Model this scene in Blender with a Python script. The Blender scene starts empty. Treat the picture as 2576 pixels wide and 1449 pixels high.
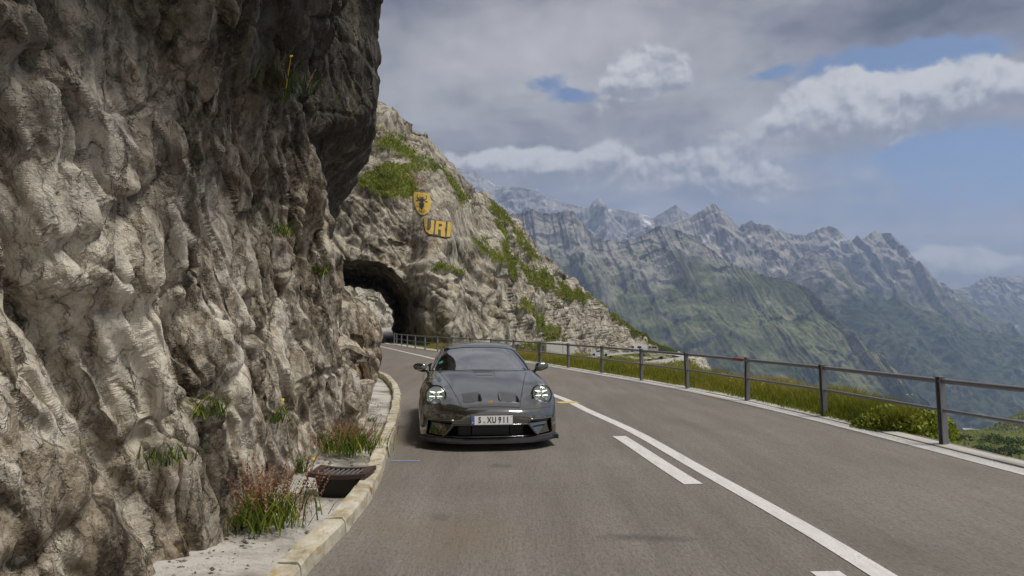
import bpy, math, random
import numpy as np
from mathutils import Vector, Matrix
from mathutils.bvhtree import BVHTree
R_ = math.radians
random.seed(7); rng = np.random.default_rng(7)
scene = bpy.context.scene
COL = scene.collection

# ------------------------------------------------------------------ camera
F = 1717.0; CX, CY, YH = 1288.0, 724.5, 817.0
PITCH = math.atan((YH - CY) / F); CAMH = 1.57
cd = bpy.data.cameras.new('camera'); cam = bpy.data.objects.new('camera', cd); COL.objects.link(cam)
cd.sensor_width = 36; cd.lens = F / 2576 * 36; cd.clip_start = 0.05; cd.clip_end = 60000
cam.location = (0, 0, CAMH); cam.rotation_euler = (R_(90) + PITCH, 0, 0); scene.camera = cam
CP, SP = math.cos(PITCH), math.sin(PITCH)

# ------------------------------------------------------------------ view, sun, sky
vs = scene.view_settings; vs.view_transform = 'Standard'; vs.look = 'None'; vs.gamma = 1; vs.use_curve_mapping = False
vs.exposure = 1.2
scene.cycles.use_denoising = True
scene.cycles.max_bounces = 8; scene.cycles.transparent_max_bounces = 12
scene.cycles.volume_bounces = 1
SUN = Vector((0.52, -0.20, 1.2)).normalized()
sd = bpy.data.lights.new('sun', 'SUN'); sd.energy = 1.5; sd.angle = R_(18); sd.color = (1, 0.955, 0.88)
so = bpy.data.objects.new('sun', sd); COL.objects.link(so)
so.rotation_euler = SUN.to_track_quat('Z', 'Y').to_euler(); so.location = (40, -30, 80)


def angles(px, py):
    cx, cy = (px - CX) / F, (CY - py) / F
    x, y, z = cx, CP - SP * cy, SP + CP * cy
    return math.atan2(x, y), math.atan2(z, math.hypot(x, y))


class NT:
    """small node-tree writer"""
    def __init__(s, tree):
        s.t = tree; s.n = tree.nodes; s.l = tree.links
    def node(s, typ, **kw):
        nd = s.n.new(typ)
        for k, v in kw.items(): setattr(nd, k, v)
        return nd
    def put(s, sock, v):
        if isinstance(v, bpy.types.NodeSocket): s.l.new(v, sock)
        elif v is not None:
            if sock.type == 'RGBA' and len(v) == 3: v = (*v, 1)
            sock.default_value = v
    def m(s, op, a, b=None, c=None, clamp=False):
        nd = s.node('ShaderNodeMath', operation=op, use_clamp=clamp)
        s.put(nd.inputs[0], a)
        if b is not None: s.put(nd.inputs[1], b)
        if c is not None: s.put(nd.inputs[2], c)
        return nd.outputs[0]
    def vm(s, op, a, b=None, sc=None):
        nd = s.node('ShaderNodeVectorMath', operation=op)
        s.put(nd.inputs[0], a)
        if b is not None: s.put(nd.inputs[1], b)
        if sc is not None: s.put(nd.inputs['Scale'], sc)
        return nd.outputs['Value'] if op in ('LENGTH', 'DOT_PRODUCT') else nd.outputs['Vector']
    def ss(s, x, a, b, o0=0.0, o1=1.0):
        nd = s.node('ShaderNodeMapRange', interpolation_type='SMOOTHSTEP')
        for i, v in enumerate((x, a, b, o0, o1)): s.put(nd.inputs[i], v)
        return nd.outputs[0]
    def noise(s, vec, scale, detail=6, rough=.55, dist=0.0, dim='3D'):
        nd = s.node('ShaderNodeTexNoise', noise_dimensions=dim)
        s.put(nd.inputs['Vector'], vec); s.put(nd.inputs['Scale'], scale); s.put(nd.inputs['Detail'], detail)
        s.put(nd.inputs['Roughness'], rough); s.put(nd.inputs['Distortion'], dist)
        return nd.outputs['Fac']
    def voro(s, vec, scale, feature='F1', out='Distance', rand=1.0):
        nd = s.node('ShaderNodeTexVoronoi', feature=feature)
        s.put(nd.inputs['Vector'], vec); s.put(nd.inputs['Scale'], scale); s.put(nd.inputs['Randomness'], rand)
        return nd.outputs[out]
    def mix(s, f, a, b, mode='MIX'):
        nd = s.node('ShaderNodeMix', data_type='RGBA', blend_type=mode)
        s.put(nd.inputs[0], f); s.put(nd.inputs[6], a); s.put(nd.inputs[7], b)
        return nd.outputs[2]
    def ramp(s, f, stops):
        nd = s.node('ShaderNodeValToRGB'); e = nd.color_ramp.elements
        while len(e) < len(stops): e.new(0.5)
        for i, (p, c) in enumerate(stops):
            e[i].position = p; e[i].color = (*c, 1) if len(c) == 3 else c
        s.put(nd.inputs[0], f); return nd.outputs[0]
    def xyz(s, v):
        nd = s.node('ShaderNodeSeparateXYZ'); s.put(nd.inputs[0], v); return nd.outputs
    def scale(s, v, sc):
        nd = s.node('ShaderNodeMapping'); s.put(nd.inputs['Vector'], v); nd.inputs['Scale'].default_value = sc
        return nd.outputs[0]
    def bump(s, h, strength=.5, dist=.02, normal=None):
        nd = s.node('ShaderNodeBump'); s.put(nd.inputs['Height'], h)
        nd.inputs['Strength'].default_value = strength; nd.inputs['Distance'].default_value = dist
        if normal is not None: s.put(nd.inputs['Normal'], normal)
        return nd.outputs[0]


# world: Nishita sky with a procedural cloud deck and heaped clouds
world = bpy.data.worlds.new('World'); scene.world = world; world.use_nodes = True
w = NT(world.node_tree); w.n.clear()
sky = w.node('ShaderNodeTexSky', sky_type='NISHITA', sun_disc=False)
sky.sun_elevation = math.asin(SUN.z); sky.sun_rotation = math.atan2(SUN.x, SUN.y)
sky.altitude = 2500; sky.air_density = 0.9; sky.dust_density = 0.6; sky.ozone_density = 1.5
tc = w.node('ShaderNodeTexCoord'); D = tc.outputs['Generated']
dx, dy, dz = w.xyz(D)[:3]
wn1 = w.node('ShaderNodeTexNoise'); w.put(wn1.inputs['Vector'], D); wn1.inputs['Scale'].default_value = 7; wn1.inputs['Detail'].default_value = 7; wn1.inputs['Roughness'].default_value = .62
wx, wy = w.xyz(wn1.outputs['Color'])[:2]
az = w.m('ADD', w.m('ARCTAN2', dx, dy), w.m('MULTIPLY', w.m('SUBTRACT', wx, .5), .16))
el0 = w.m('ARCTAN2', dz, w.m('SQRT', w.m('ADD', w.m('MULTIPLY', dx, dx), w.m('MULTIPLY', dy, dy))))


el = w.m('ADD', el0, w.m('MULTIPLY', w.m('SUBTRACT', wy, .5), .07))


def blob(px, py, su, sv):
    a, e = angles(px, py)
    u = w.m('MULTIPLY', w.m('SUBTRACT', az, a), F / su); v = w.m('MULTIPLY', w.m('SUBTRACT', el, e), F / sv)
    return w.m('EXPONENT', w.m('MULTIPLY', w.m('ADD', w.m('MULTIPLY', u, u), w.m('MULTIPLY', v, v)), -1.0)), v


def total(items):
    acc = None
    for px, py, su, sv, k in items:
        g = w.m('MULTIPLY', blob(px, py, su, sv)[0], k)
        acc = g if acc is None else w.m('ADD', acc, g)
    return acc


inv = w.m('DIVIDE', 1.0, w.m('ADD', w.m('MAXIMUM', dz, 0.0), 0.16))
plan = w.vm('SCALE', D, sc=inv)
n_big = w.noise(plan, 0.9, 7, .55, .4)
n_mid = w.noise(plan, 2.6, 8, .58, .3)
n_fine = w.noise(D, 18, 8, .6, .2)
hn = w.m('MULTIPLY', w.m('SUBTRACT', w.noise(D, 9, 9, .66, .4), .5), 1.6)
holes = total([(1350, 205, 70, 36, .9), (1435, 250, 80, 24, .9), (2250, 150, 240, 52, 1.5), (1905, 188, 55, 15, .7), (2470, 370, 200, 50, .8),
               (2420, 480, 420, 110, .55), (1720, 420, 260, 40, .3), (1950, 400, 240, 40, .3), (2470, 5, 420, 62, -.9)])
holes = w.m('MULTIPLY', holes, w.m('ADD', .66, w.m('MULTIPLY', hn, .8)))
deckn = w.m('ADD', w.m('MULTIPLY', n_big, .55), w.m('MULTIPLY', n_mid, .45))
deck = w.ss(w.m('SUBTRACT', w.m('ADD', w.m('ADD', deckn, w.m('MULTIPLY', w.m('SUBTRACT', n_fine, .5), .35)), .17), holes), .16, .52)
low = w.ss(el0, R_(8), R_(15), 0.72, 1.0)
deck = w.m('MULTIPLY', deck, low)
darks = total([(2500, 10, 420, 120, 1.35), (2250, 20, 200, 50, .5), (960, 10, 130, 70, .5), (1500, -60, 900, 80, .7), (1420, 365, 300, 40, .25), (2000, 390, 260, 30, .3), (1900, 60, 250, 60, .25)])
deck_v = w.m('SUBTRACT', w.m('ADD', w.m('ADD', -.155, w.m('ADD', w.m('MULTIPLY', n_big, .20), w.m('MULTIPLY', n_mid, .32))), w.m('MULTIPLY', n_fine, .12)), w.m('MULTIPLY', darks, .085))
deck_v = w.m('MAXIMUM', deck_v, .02)
deck_c = w.mix(w.ss(deck_v, .06, .17), (.96, .90, .99), (1.0, .955, .93))
deck_rgb = w.vm('SCALE', deck_c, sc=deck_v)
# heaped clouds
heaps = [(1615, 182, 80, 50, 1.5), (1560, 215, 70, 24, .9), (1680, 218, 80, 22, .9), (1240, 430, 110, 36, .8), (1340, 425, 120, 46, 1.2), (1450, 440, 110, 44, 1.2), (1590, 430, 90, 50, 1.5),
         (1820, 438, 100, 44, 1.5), (1920, 462, 90, 32, 1.3), (2100, 225, 90, 46, .9), (2150, 275, 95, 60, 1.3), (2195, 330, 70, 48, 1.1), (2040, 320, 130, 60, .75), (1900, 340, 120, 46, .45),
         (2330, 225, 80, 42, 1.0), (2420, 205, 80, 44, 1.2), (2500, 255, 90, 48, 1.1), (2400, 285, 100, 34, .8), (2570, 240, 60, 50, 1.0), (2430, 672, 110, 40, 1.5), (2520, 700, 90, 34, 1.2), (2330, 665, 60, 20, .6), (1480, 300, 200, 40, .35), (1080, 420, 120, 40, .6)]
hs = total(heaps)
n_puff = w.noise(D, 20, 7, .58, .15); n_puff2 = w.noise(w.vm('ADD', D, (0.004, 0.0, 0.009)), 20, 7, .58, .15)
hf = w.m('ADD', hs, w.m('MULTIPLY', w.m('SUBTRACT', n_puff, .5), 1.5))
hm0 = w.ss(hf, .38, .80)
lit = w.m('ADD', w.m('MULTIPLY', w.m('SUBTRACT', n_puff, n_puff2), 2.6), .5)
vv = None
for px, py, su, sv, k in heaps:
    g, v = blob(px, py, su, sv); t_ = w.m('MULTIPLY', g, v); vv = t_ if vv is None else w.m('ADD', vv, t_)
hm = w.m('MULTIPLY', hm0, w.ss(vv, -1.1, -.25))
lit = w.m('ADD', lit, w.m('MULTIPLY', vv, .55), clamp=True)
hv = w.ss(lit, .0, .95, .125, .31)
h_rgb = w.vm('SCALE', w.mix(w.ss(lit, .1, .7), (.93, .94, 1.0), (1, .985, .955)), sc=hv)
wisps = w.m('MULTIPLY', total([(2440, 555, 170, 16, .6), (2460, 602, 150, 13, .5), (2250, 500, 300, 20, .15)]), w.ss(n_fine, .35, .6))
bg1 = w.node('ShaderNodeBackground'); w.put(bg1.inputs[0], sky.outputs[0]); bg1.inputs[1].default_value = 0.05; sky.sun_intensity = .7
bg2 = w.node('ShaderNodeBackground'); w.put(bg2.inputs[0], deck_rgb)
bg3 = w.node('ShaderNodeBackground'); w.put(bg3.inputs[0], h_rgb)
bg4 = w.node('ShaderNodeBackground'); w.put(bg4.inputs[0], (.17, .17, .19, 1))
mx = []
prev = bg1.outputs[0]
for f, b in ((deck, bg2), (wisps, bg4), (hm, bg3)):
    ms = w.node('ShaderNodeMixShader'); w.put(ms.inputs[0], f); w.l.new(prev, ms.inputs[1]); w.l.new(b.outputs[0], ms.inputs[2]); prev = ms.outputs[0]
wo = w.node('ShaderNodeOutputWorld'); w.l.new(prev, wo.inputs[0])

# ------------------------------------------------------------------ helpers: pixels to points, noise, meshes


def ray(px, py):
    cx, cy = (px - CX) / F, (CY - py) / F
    return np.array([cx, CP - SP * cy, SP + CP * cy])


def at(px, py, Y):
    d = ray(px, py); p = d * (Y / d[1]); p[2] += CAMH; return p


def ground(px, py, z=0.0):
    d = ray(px, py); t = (z - CAMH) / d[2]; return np.array([d[0] * t, d[1] * t, z])


def _hash(ix, iy, iz, seed):
    with np.errstate(over='ignore'):
        n = ix.astype(np.uint32) * np.uint32(374761393) + iy.astype(np.uint32) * np.uint32(668265263) + iz.astype(np.uint32) * np.uint32(2246822519) + np.uint32(seed * 3266489917 % 4294967296)
        n = (n ^ (n >> np.uint32(13))) * np.uint32(1274126177)
        n = (n ^ (n >> np.uint32(16))) * np.uint32(2654435761)
        return n ^ (n >> np.uint32(15))


def noise3(x, y, z, seed=0):
    x, y, z = np.broadcast_arrays(x, y, z)
    fx, fy, fz = np.floor(x), np.floor(y), np.floor(z)
    ix, iy, iz = fx.astype(np.int64), fy.astype(np.int64), fz.astype(np.int64)
    x, y, z = x - fx, y - fy, z - fz
    u, v, ww = (t * t * t * (t * (t * 6 - 15) + 10) for t in (x, y, z))
    res = 0
    for a in (0, 1):
        wa = u if a else 1 - u
        for b in (0, 1):
            wb = v if b else 1 - v
            for c in (0, 1):
                wc = ww if c else 1 - ww
                h = _hash(ix + a, iy + b, iz + c, seed)
                g = ((h & 1023) / 511.5 - 1) * (x - a) + (((h >> np.uint32(10)) & 1023) / 511.5 - 1) * (y - b) + (((h >> np.uint32(20)) & 1023) / 511.5 - 1) * (z - c)
                res = res + wa * wb * wc * g
    return res * 1.1


def fbm(x, y, z, o=5, gain=.5, seed=0, ridged=False):
    s = 0; a = 1; t = 0
    for i in range(o):
        n = noise3(x, y, z, seed + i * 17)
        if ridged: n = 1 - 2 * np.abs(n) * 1.4
        s = s + a * n; t += a; a *= gain; x, y, z = x * 2.03, y * 2.03, z * 2.03
    return s / t


def facets(u, v, seed=0, tilt=.6, soft=0):
    """broken planes: each cell its own height and tilt (soft: blended over the joints); also the gap to the next cell"""
    fu, fv = np.floor(u), np.floor(v)
    b1 = np.full(u.shape, 9.); b2 = np.full(u.shape, 9.); hh = np.zeros(u.shape); ww = np.zeros(u.shape)
    z0 = np.zeros(u.shape, np.int64)
    for a in (-1, 0, 1):
        for b in (-1, 0, 1):
            iu, iv = (fu + a).astype(np.int64), (fv + b).astype(np.int64)
            h = _hash(iu, iv, z0, seed); g = _hash(iu, iv, z0 + 5, seed + 3)
            cu = fu + a + .5 + .45 * ((h & 1023) / 511.5 - 1); cv = fv + b + .5 + .45 * (((h >> np.uint32(10)) & 1023) / 511.5 - 1)
            d = np.hypot(u - cu, v - cv)
            val = ((h >> np.uint32(20)) & 1023) / 511.5 - 1 + tilt * (((g & 1023) / 511.5 - 1) * (u - cu) + (((g >> np.uint32(10)) & 1023) / 511.5 - 1) * (v - cv)) * 2
            near = d < b1
            b2 = np.where(near, b1, np.minimum(b2, d)); b1 = np.where(near, d, b1)
            if soft: k = np.exp(-soft * d); hh += k * val; ww += k
            else: hh = np.where(near, val, hh)
    return (hh / ww if soft else hh), b2 - b1


def hewn(u, v, seed=0, tilt=.8, kap=.9, sgn=1):
    """unbroken envelope of tilted planes: sharp arrises (sgn -1) or blocks parted by V joints (sgn 1)"""
    fu, fv = np.floor(u), np.floor(v); best = np.full(u.shape, -9.); z0 = np.zeros(u.shape, np.int64)
    for a in (-1, 0, 1):
        for b in (-1, 0, 1):
            iu, iv = (fu + a).astype(np.int64), (fv + b).astype(np.int64)
            h = _hash(iu, iv, z0, seed); g = _hash(iu, iv, z0 + 5, seed + 3)
            du = u - (fu + a + .5 + .42 * ((h & 1023) / 511.5 - 1)); dv = v - (fv + b + .5 + .42 * (((h >> np.uint32(10)) & 1023) / 511.5 - 1))
            best = np.maximum(best, .55 * (((h >> np.uint32(20)) & 1023) / 511.5 - 1) + tilt * (((g & 1023) / 511.5 - 1) * du + (((g >> np.uint32(10)) & 1023) / 511.5 - 1) * dv) - kap * (du * du + dv * dv))
    return (best - .12) * sgn


def broken(u, v, seed=0, jit=.28):
    """unbroken sheet of flat triangles with straight creases between random heights"""
    u, v = u + jit * noise3(u * .9, v * .9, 0 * u + .37, seed + 50), v + jit * noise3(u * .9, v * .9, 0 * u + 7.7, seed + 51)
    iu, iv = np.floor(u), np.floor(v); fu, fv = u - iu, v - iv; iu, iv = iu.astype(np.int64), iv.astype(np.int64); z0 = np.zeros(u.shape, np.int64)
    H = lambda a, b: (_hash(iu + a, iv + b, z0, seed) & 65535) / 32767.5 - 1
    a, b, c, d = H(0, 0), H(1, 0), H(0, 1), H(1, 1); dg = (_hash(iu, iv, z0 + 3, seed + 9) & 1) == 1
    t1 = np.where(fu > fv, a + (b - a) * fu + (d - b) * fv, a + (c - a) * fv + (d - c) * fu)
    t2 = np.where(fu + fv < 1, a + (b - a) * fu + (c - a) * fv, d + (c - d) * (1 - fu) + (b - d) * (1 - fv))
    return np.where(dg, t1, t2)


def sstep(x, a, b):
    t = np.clip((x - a) / (b - a), 0, 1); return t * t * (3 - 2 * t)


def mesh(name, V, Fc, mat, parent=None, smooth=False, mats=None, midx=None):
    V = np.ascontiguousarray(V, np.float32).reshape(-1, 3)
    me = bpy.data.meshes.new(name)
    if isinstance(Fc, np.ndarray):
        n, k = Fc.shape
        me.vertices.add(len(V)); me.vertices.foreach_set('co', V.ravel())
        me.loops.add(n * k); me.loops.foreach_set('vertex_index', np.ascontiguousarray(Fc, np.int32).ravel())
        me.polygons.add(n); me.polygons.foreach_set('loop_start', np.arange(0, n * k, k, dtype=np.int32))
        me.polygons.foreach_set('loop_total', np.full(n, k, np.int32))
        me.update(calc_edges=True)
    else:
        me.from_pydata(V.tolist(), [], Fc); me.update()
    for mm in (mats or [mat]): me.materials.append(mm)
    if midx is not None: me.polygons.foreach_set('material_index', np.asarray(midx, np.int32))
    me.polygons.foreach_set('use_smooth', np.full(len(me.polygons), smooth))
    o = bpy.data.objects.new(name, me); COL.objects.link(o)
    if parent: o.parent = parent
    return o


def grid_faces(nr, nc, closed=False):
    i = np.arange(nr - 1)[:, None]; j = np.arange(nc if closed else nc - 1)[None, :]; j2 = (j + 1) % nc
    return np.stack([i * nc + j, i * nc + j2, (i + 1) * nc + j2, (i + 1) * nc + j], -1).reshape(-1, 4)


def grid_normals(P):
    du = np.gradient(P, axis=1); dv = np.gradient(P, axis=0)
    n = np.cross(du, dv); return n / np.maximum(np.linalg.norm(n, axis=2, keepdims=True), 1e-9)


def empty(name, loc=(0, 0, 0), rz=0):
    o = bpy.data.objects.new(name, None); COL.objects.link(o); o.location = loc; o.rotation_euler = (0, 0, rz); o.empty_display_size = .2
    return o


def tag(o, label=None, cat=None, group=None, kind=None):
    if label: o['label'] = label
    if cat: o['category'] = cat
    if group: o['group'] = group
    if kind: o['kind'] = kind
    return o


class MB:
    def __init__(s): s.v = []; s.f = []
    def add(s, vs_, fs):
        b = len(s.v); s.v += [tuple(map(float, p)) for p in vs_]; s.f += [[i + b for i in f] for f in fs]; return s
    def box(s, c, d, M=None, bev=0.0):
        c = np.array(c, float); hx, hy, hz = (np.array(d, float) / 2)
        if bev <= 0:
            P = [(-hx, -hy, -hz), (hx, -hy, -hz), (hx, hy, -hz), (-hx, hy, -hz), (-hx, -hy, hz), (hx, -hy, hz), (hx, hy, hz), (-hx, hy, hz)]
            Fs = [(3, 2, 1, 0), (4, 5, 6, 7), (0, 1, 5, 4), (1, 2, 6, 5), (2, 3, 7, 6), (3, 0, 4, 7)]
        else:
            P = []; b = bev
            for z, i in ((-hz, b), (-hz + b, 0), (hz - b, 0), (hz, b)):
                X, Y = hx - i, hy - i
                P += [(-X, -Y + b, z), (-X + b, -Y, z), (X - b, -Y, z), (X, -Y + b, z), (X, Y - b, z), (X - b, Y, z), (-X + b, Y, z), (-X, Y - b, z)]
            Fs = [tuple(range(7, -1, -1)), tuple(range(24, 32))]
            for k in range(3):
                for j in range(8): Fs.append((k * 8 + j, k * 8 + (j + 1) % 8, k * 8 + 8 + (j + 1) % 8, k * 8 + 8 + j))
        P = np.array(P)
        if M is not None: P = P @ np.array(M).T[:3, :3] if np.array(M).shape != (3, 3) else P @ np.array(M).T
        return s.add(P + c, Fs)
    def tube(s, pts, r, n=8, cap=True, closed=False):
        pts = [np.array(p, float) for p in pts]; N = len(pts); rr = r if hasattr(r, '__len__') else [r] * N
        rings = []; up = None
        for i, p in enumerate(pts):
            a = pts[(i - 1) % N] if (i > 0 or closed) else p; b = pts[(i + 1) % N] if (i < N - 1 or closed) else p
            t = b - a; t = t / (np.linalg.norm(t) + 1e-12)
            if up is None: up = np.array([0, 0, 1.]) if abs(t[2]) < .9 else np.array([1., 0, 0])
            x = np.cross(up, t); x /= np.linalg.norm(x) + 1e-12; y = np.cross(t, x); up = y
            rings += [p + rr[i] * (math.cos(2 * math.pi * k / n) * x + math.sin(2 * math.pi * k / n) * y) for k in range(n)]
        fs = []
        for i in range(N if closed else N - 1):
            for k in range(n):
                i2 = (i + 1) % N; fs.append((i * n + k, i * n + (k + 1) % n, i2 * n + (k + 1) % n, i2 * n + k))
        if cap and not closed: fs += [tuple(range(n - 1, -1, -1)), tuple(range((N - 1) * n, N * n))]
        return s.add(rings, fs)
    def prism(s, poly, p0, ax, ay, az_, depth):
        """polygon (2D) placed at p0 with axes ax, ay, pushed along az_ by depth"""
        p0, ax, ay, az_ = (np.array(q, float) for q in (p0, ax, ay, az_)); n = len(poly)
        a = [p0 + ax * q[0] + ay * q[1] for q in poly]; b = [q + az_ * depth for q in a]
        return s.add(a + b, [tuple(range(n - 1, -1, -1)), tuple(range(n, 2 * n))] + [(i, (i + 1) % n, n + (i + 1) % n, n + i) for i in range(n)])
    def lathe(s, prof, c, ax, n=24, ref=None):
        """profile of (radius, along-axis) turned about ax through c"""
        c = np.array(c, float); ax = np.array(ax, float); ax /= np.linalg.norm(ax)
        ref = np.array(ref if ref is not None else ((0, 0, 1.) if abs(ax[2]) < .9 else (1., 0, 0)), float)
        x = np.cross(ref, ax); x /= np.linalg.norm(x); y = np.cross(ax, x); P = []
        for r, h in prof: P += [c + ax * h + r * (math.cos(2 * math.pi * k / n) * x + math.sin(2 * math.pi * k / n) * y) for k in range(n)]
        return s.add(P, [(i * n + k, i * n + (k + 1) % n, (i + 1) * n + (k + 1) % n, (i + 1) * n + k) for i in range(len(prof) - 1) for k in range(n)])
    def build(s, name, mat, parent=None, smooth=False): return mesh(name, np.array(s.v), s.f, mat, parent, smooth)


def catmull(P, n):
    """Catmull-Rom along axis 0, n samples per span"""
    P = np.asarray(P, float); A = np.concatenate([2 * P[:1] - P[1:2], P, 2 * P[-1:] - P[-2:-1]]); out = []
    for i in range(len(P) - 1):
        a, b, c, d = A[i], A[i + 1], A[i + 2], A[i + 3]
        for k in range(n):
            t = k / n
            out.append(.5 * (2 * b + (c - a) * t + (2 * a - 5 * b + 4 * c - d) * t * t + (3 * b - a - 3 * c + d) * t ** 3))
    out.append(P[-1]); return np.array(out)


class Path:
    def __init__(s, pts, n=24):
        s.p = catmull(np.array(pts, float)[:, :2], n); s.len = np.concatenate([[0], np.cumsum(np.linalg.norm(np.diff(s.p, axis=0), axis=1))])
    def at(s, L): return np.stack([np.interp(L, s.len, s.p[:, 0]), np.interp(L, s.len, s.p[:, 1])], -1)
    def tan(s, L):
        a = s.at(np.asarray(L) + .05) - s.at(np.asarray(L) - .05); return a / np.maximum(np.linalg.norm(a, axis=-1, keepdims=True), 1e-9)
    def off(s, L, d):
        t = s.tan(L); n = np.stack([t[..., 1], -t[..., 0]], -1); return s.at(L) + n * np.asarray(d)[..., None]   # + is right of travel
    def LY(s, Y): return float(np.interp(Y, s.p[:, 1], s.len))


# ------------------------------------------------------------------ materials


def new_mat(name):
    m = bpy.data.materials.new(name); m.use_nodes = True; t = NT(m.node_tree); b = m.node_tree.nodes['Principled BSDF']; return m, t, b


def plain(name, col, rough=.5, metal=0, coat=0, var=.12, scale=30, emit=None, spec=.5, bump=0):
    m, t, b = new_mat(name); o = t.node('ShaderNodeTexCoord').outputs['Object']
    n = t.noise(o, scale, 5, .6); t.put(b.inputs['Base Color'], t.mix(n, [c * (1 - var) for c in col], [min(1, c * (1 + var)) for c in col]))
    t.put(b.inputs['Roughness'], t.ss(n, .2, .8, max(0, rough - .06), min(1, rough + .06)))
    b.inputs['Metallic'].default_value = metal; b.inputs['Coat Weight'].default_value = coat; b.inputs['Coat Roughness'].default_value = .02
    b.inputs['Specular IOR Level'].default_value = spec
    if emit: b.inputs['Emission Color'].default_value = (*col, 1); b.inputs['Emission Strength'].default_value = emit
    if bump: t.put(b.inputs['Normal'], t.bump(n, bump, .005))
    return m


def rock_mat(name, sc, pale, mid, dark, ochre, grass=False, ochre_amt=.5, bump=.6, bd=.03, stain_shade=False, vst=.42):
    m, t, b = new_mat(name); P = t.node('ShaderNodeNewGeometry').outputs['Position']
    wn = t.node('ShaderNodeTexNoise'); t.put(wn.inputs['Vector'], P); wn.inputs['Scale'].default_value = 1.6 * sc; wn.inputs['Detail'].default_value = 6; wn.inputs['Roughness'].default_value = .65
    warp = t.vm('ADD', P, t.vm('SCALE', t.vm('SUBTRACT', wn.outputs['Color'], (.5, .5, .5)), sc=.55 / sc))
    rot = t.node('ShaderNodeMapping'); t.put(rot.inputs['Vector'], warp); rot.inputs['Rotation'].default_value = (R_(16), R_(-9), 0); rot.inputs['Scale'].default_value = (1, 1, vst); jp = rot.outputs[0]
    j1 = t.voro(jp, 1.5 * sc, 'DISTANCE_TO_EDGE'); j2 = t.voro(jp, 4.2 * sc, 'DISTANCE_TO_EDGE'); j3 = t.voro(jp, 11 * sc, 'DISTANCE_TO_EDGE')
    cell = t.xyz(t.voro(jp, 4.2 * sc, 'F1', 'Color'))[0]; cell2 = t.xyz(t.voro(jp, 11 * sc, 'F1', 'Color'))[1]; cell1 = t.xyz(t.voro(jp, 1.5 * sc, 'F1', 'Color'))[2]
    big = t.noise(warp, .35 * sc, 6, .6, .6)
    medn = t.noise(t.scale(P, (1, 1, .45)), 1.7 * sc, 8, .68, .5)
    fine = t.noise(P, 11 * sc, 8, .72)
    lichen = t.noise(P, 4.2 * sc, 9, .75, .3)
    streak = t.noise(t.scale(P, (1, 1, .14)), 2.6 * sc, 7, .65, .5)
    f = t.m('ADD', t.m('ADD', t.m('MULTIPLY', big, .25), t.m('MULTIPLY', medn, .42)), t.m('MULTIPLY', fine, .33))
    f = t.m('ADD', f, t.m('ADD', t.m('MULTIPLY', t.m('SUBTRACT', cell, .5), .10), t.m('ADD', t.m('MULTIPLY', t.m('SUBTRACT', cell2, .5), .07), t.m('MULTIPLY', t.m('SUBTRACT', cell1, .5), .07))))
    c = t.ramp(f, [(.38, dark), (.47, mid), (.53, [a * .55 + b_ * .45 for a, b_ in zip(mid, pale)]), (.62, pale)])
    c = t.mix(t.m('MULTIPLY', t.ss(lichen, .55, .68), .65), c, [min(1, q * 1.12) for q in pale])
    c = t.mix(t.m('MULTIPLY', t.ss(t.noise(P, .55 * sc, 5, .6, .8), .56, .70), ochre_amt), c, ochre)
    c = t.mix(t.m('MULTIPLY', t.ss(streak, .55, .72), .6), c, [q * .75 for q in dark])
    c = t.mix(t.m('MULTIPLY', t.ss(t.noise(P, 1.1 * sc, 6, .7), .60, .70), .45), c, (.16, .155, .05))
    c = t.mix(t.m('MULTIPLY', t.ss(j2, .05, .0), .42), c, [q * .8 for q in dark]); c = t.mix(t.m('MULTIPLY', t.ss(j1, .05, .0), .52), c, [q * .8 for q in dark])
    if stain_shade:  # upper rock darkened in colour by height, standing in for overhang shade
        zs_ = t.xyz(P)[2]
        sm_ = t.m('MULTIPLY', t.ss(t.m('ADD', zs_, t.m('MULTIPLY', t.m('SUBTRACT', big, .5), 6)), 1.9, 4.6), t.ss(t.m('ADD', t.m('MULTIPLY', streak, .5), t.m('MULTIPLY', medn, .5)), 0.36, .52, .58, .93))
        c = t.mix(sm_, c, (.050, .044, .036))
    ru = .88
    if grass:
        g = t.node('ShaderNodeAttribute', attribute_name='grass').outputs['Fac']
        gn = t.noise(P, 1.6, 7, .7); gn2 = t.noise(P, .22, 4, .6)
        gc = t.ramp(t.m('ADD', t.m('MULTIPLY', gn, .65), t.m('MULTIPLY', gn2, .35)), [(.34, (.030, .038, .010)), (.47, (.085, .105, .018)), (.55, (.15, .165, .028)), (.66, (.22, .185, .065))])
        gm = t.ss(t.m('ADD', g, t.m('MULTIPLY', t.m('SUBTRACT', gn, .5), .9)), .40, .62)
        c = t.mix(gm, c, gc)
    t.put(b.inputs['Base Color'], c); b.inputs['Roughness'].default_value = ru; b.inputs['Specular IOR Level'].default_value = .25
    h1_ = t.m('ADD', t.m('ADD', t.m('MULTIPLY', t.m('MINIMUM', j1, .09), 1.6), t.m('MULTIPLY', cell, .30)), t.m('ADD', t.m('MULTIPLY', t.m('MINIMUM', j2, .10), 1.1), t.m('MULTIPLY', medn, .45)))
    nb_ = t.bump(h1_, min(1, bump), bd * 3.2)
    h2_ = t.m('ADD', t.m('ADD', t.m('MULTIPLY', t.m('MINIMUM', j3, .12), .9), t.m('MULTIPLY', cell2, .22)), t.m('ADD', t.m('MULTIPLY', fine, .5), t.m('MULTIPLY', lichen, .25)))
    t.put(b.inputs['Normal'], t.bump(h2_, min(1, bump), bd * 1.1, nb_))
    return m


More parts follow.
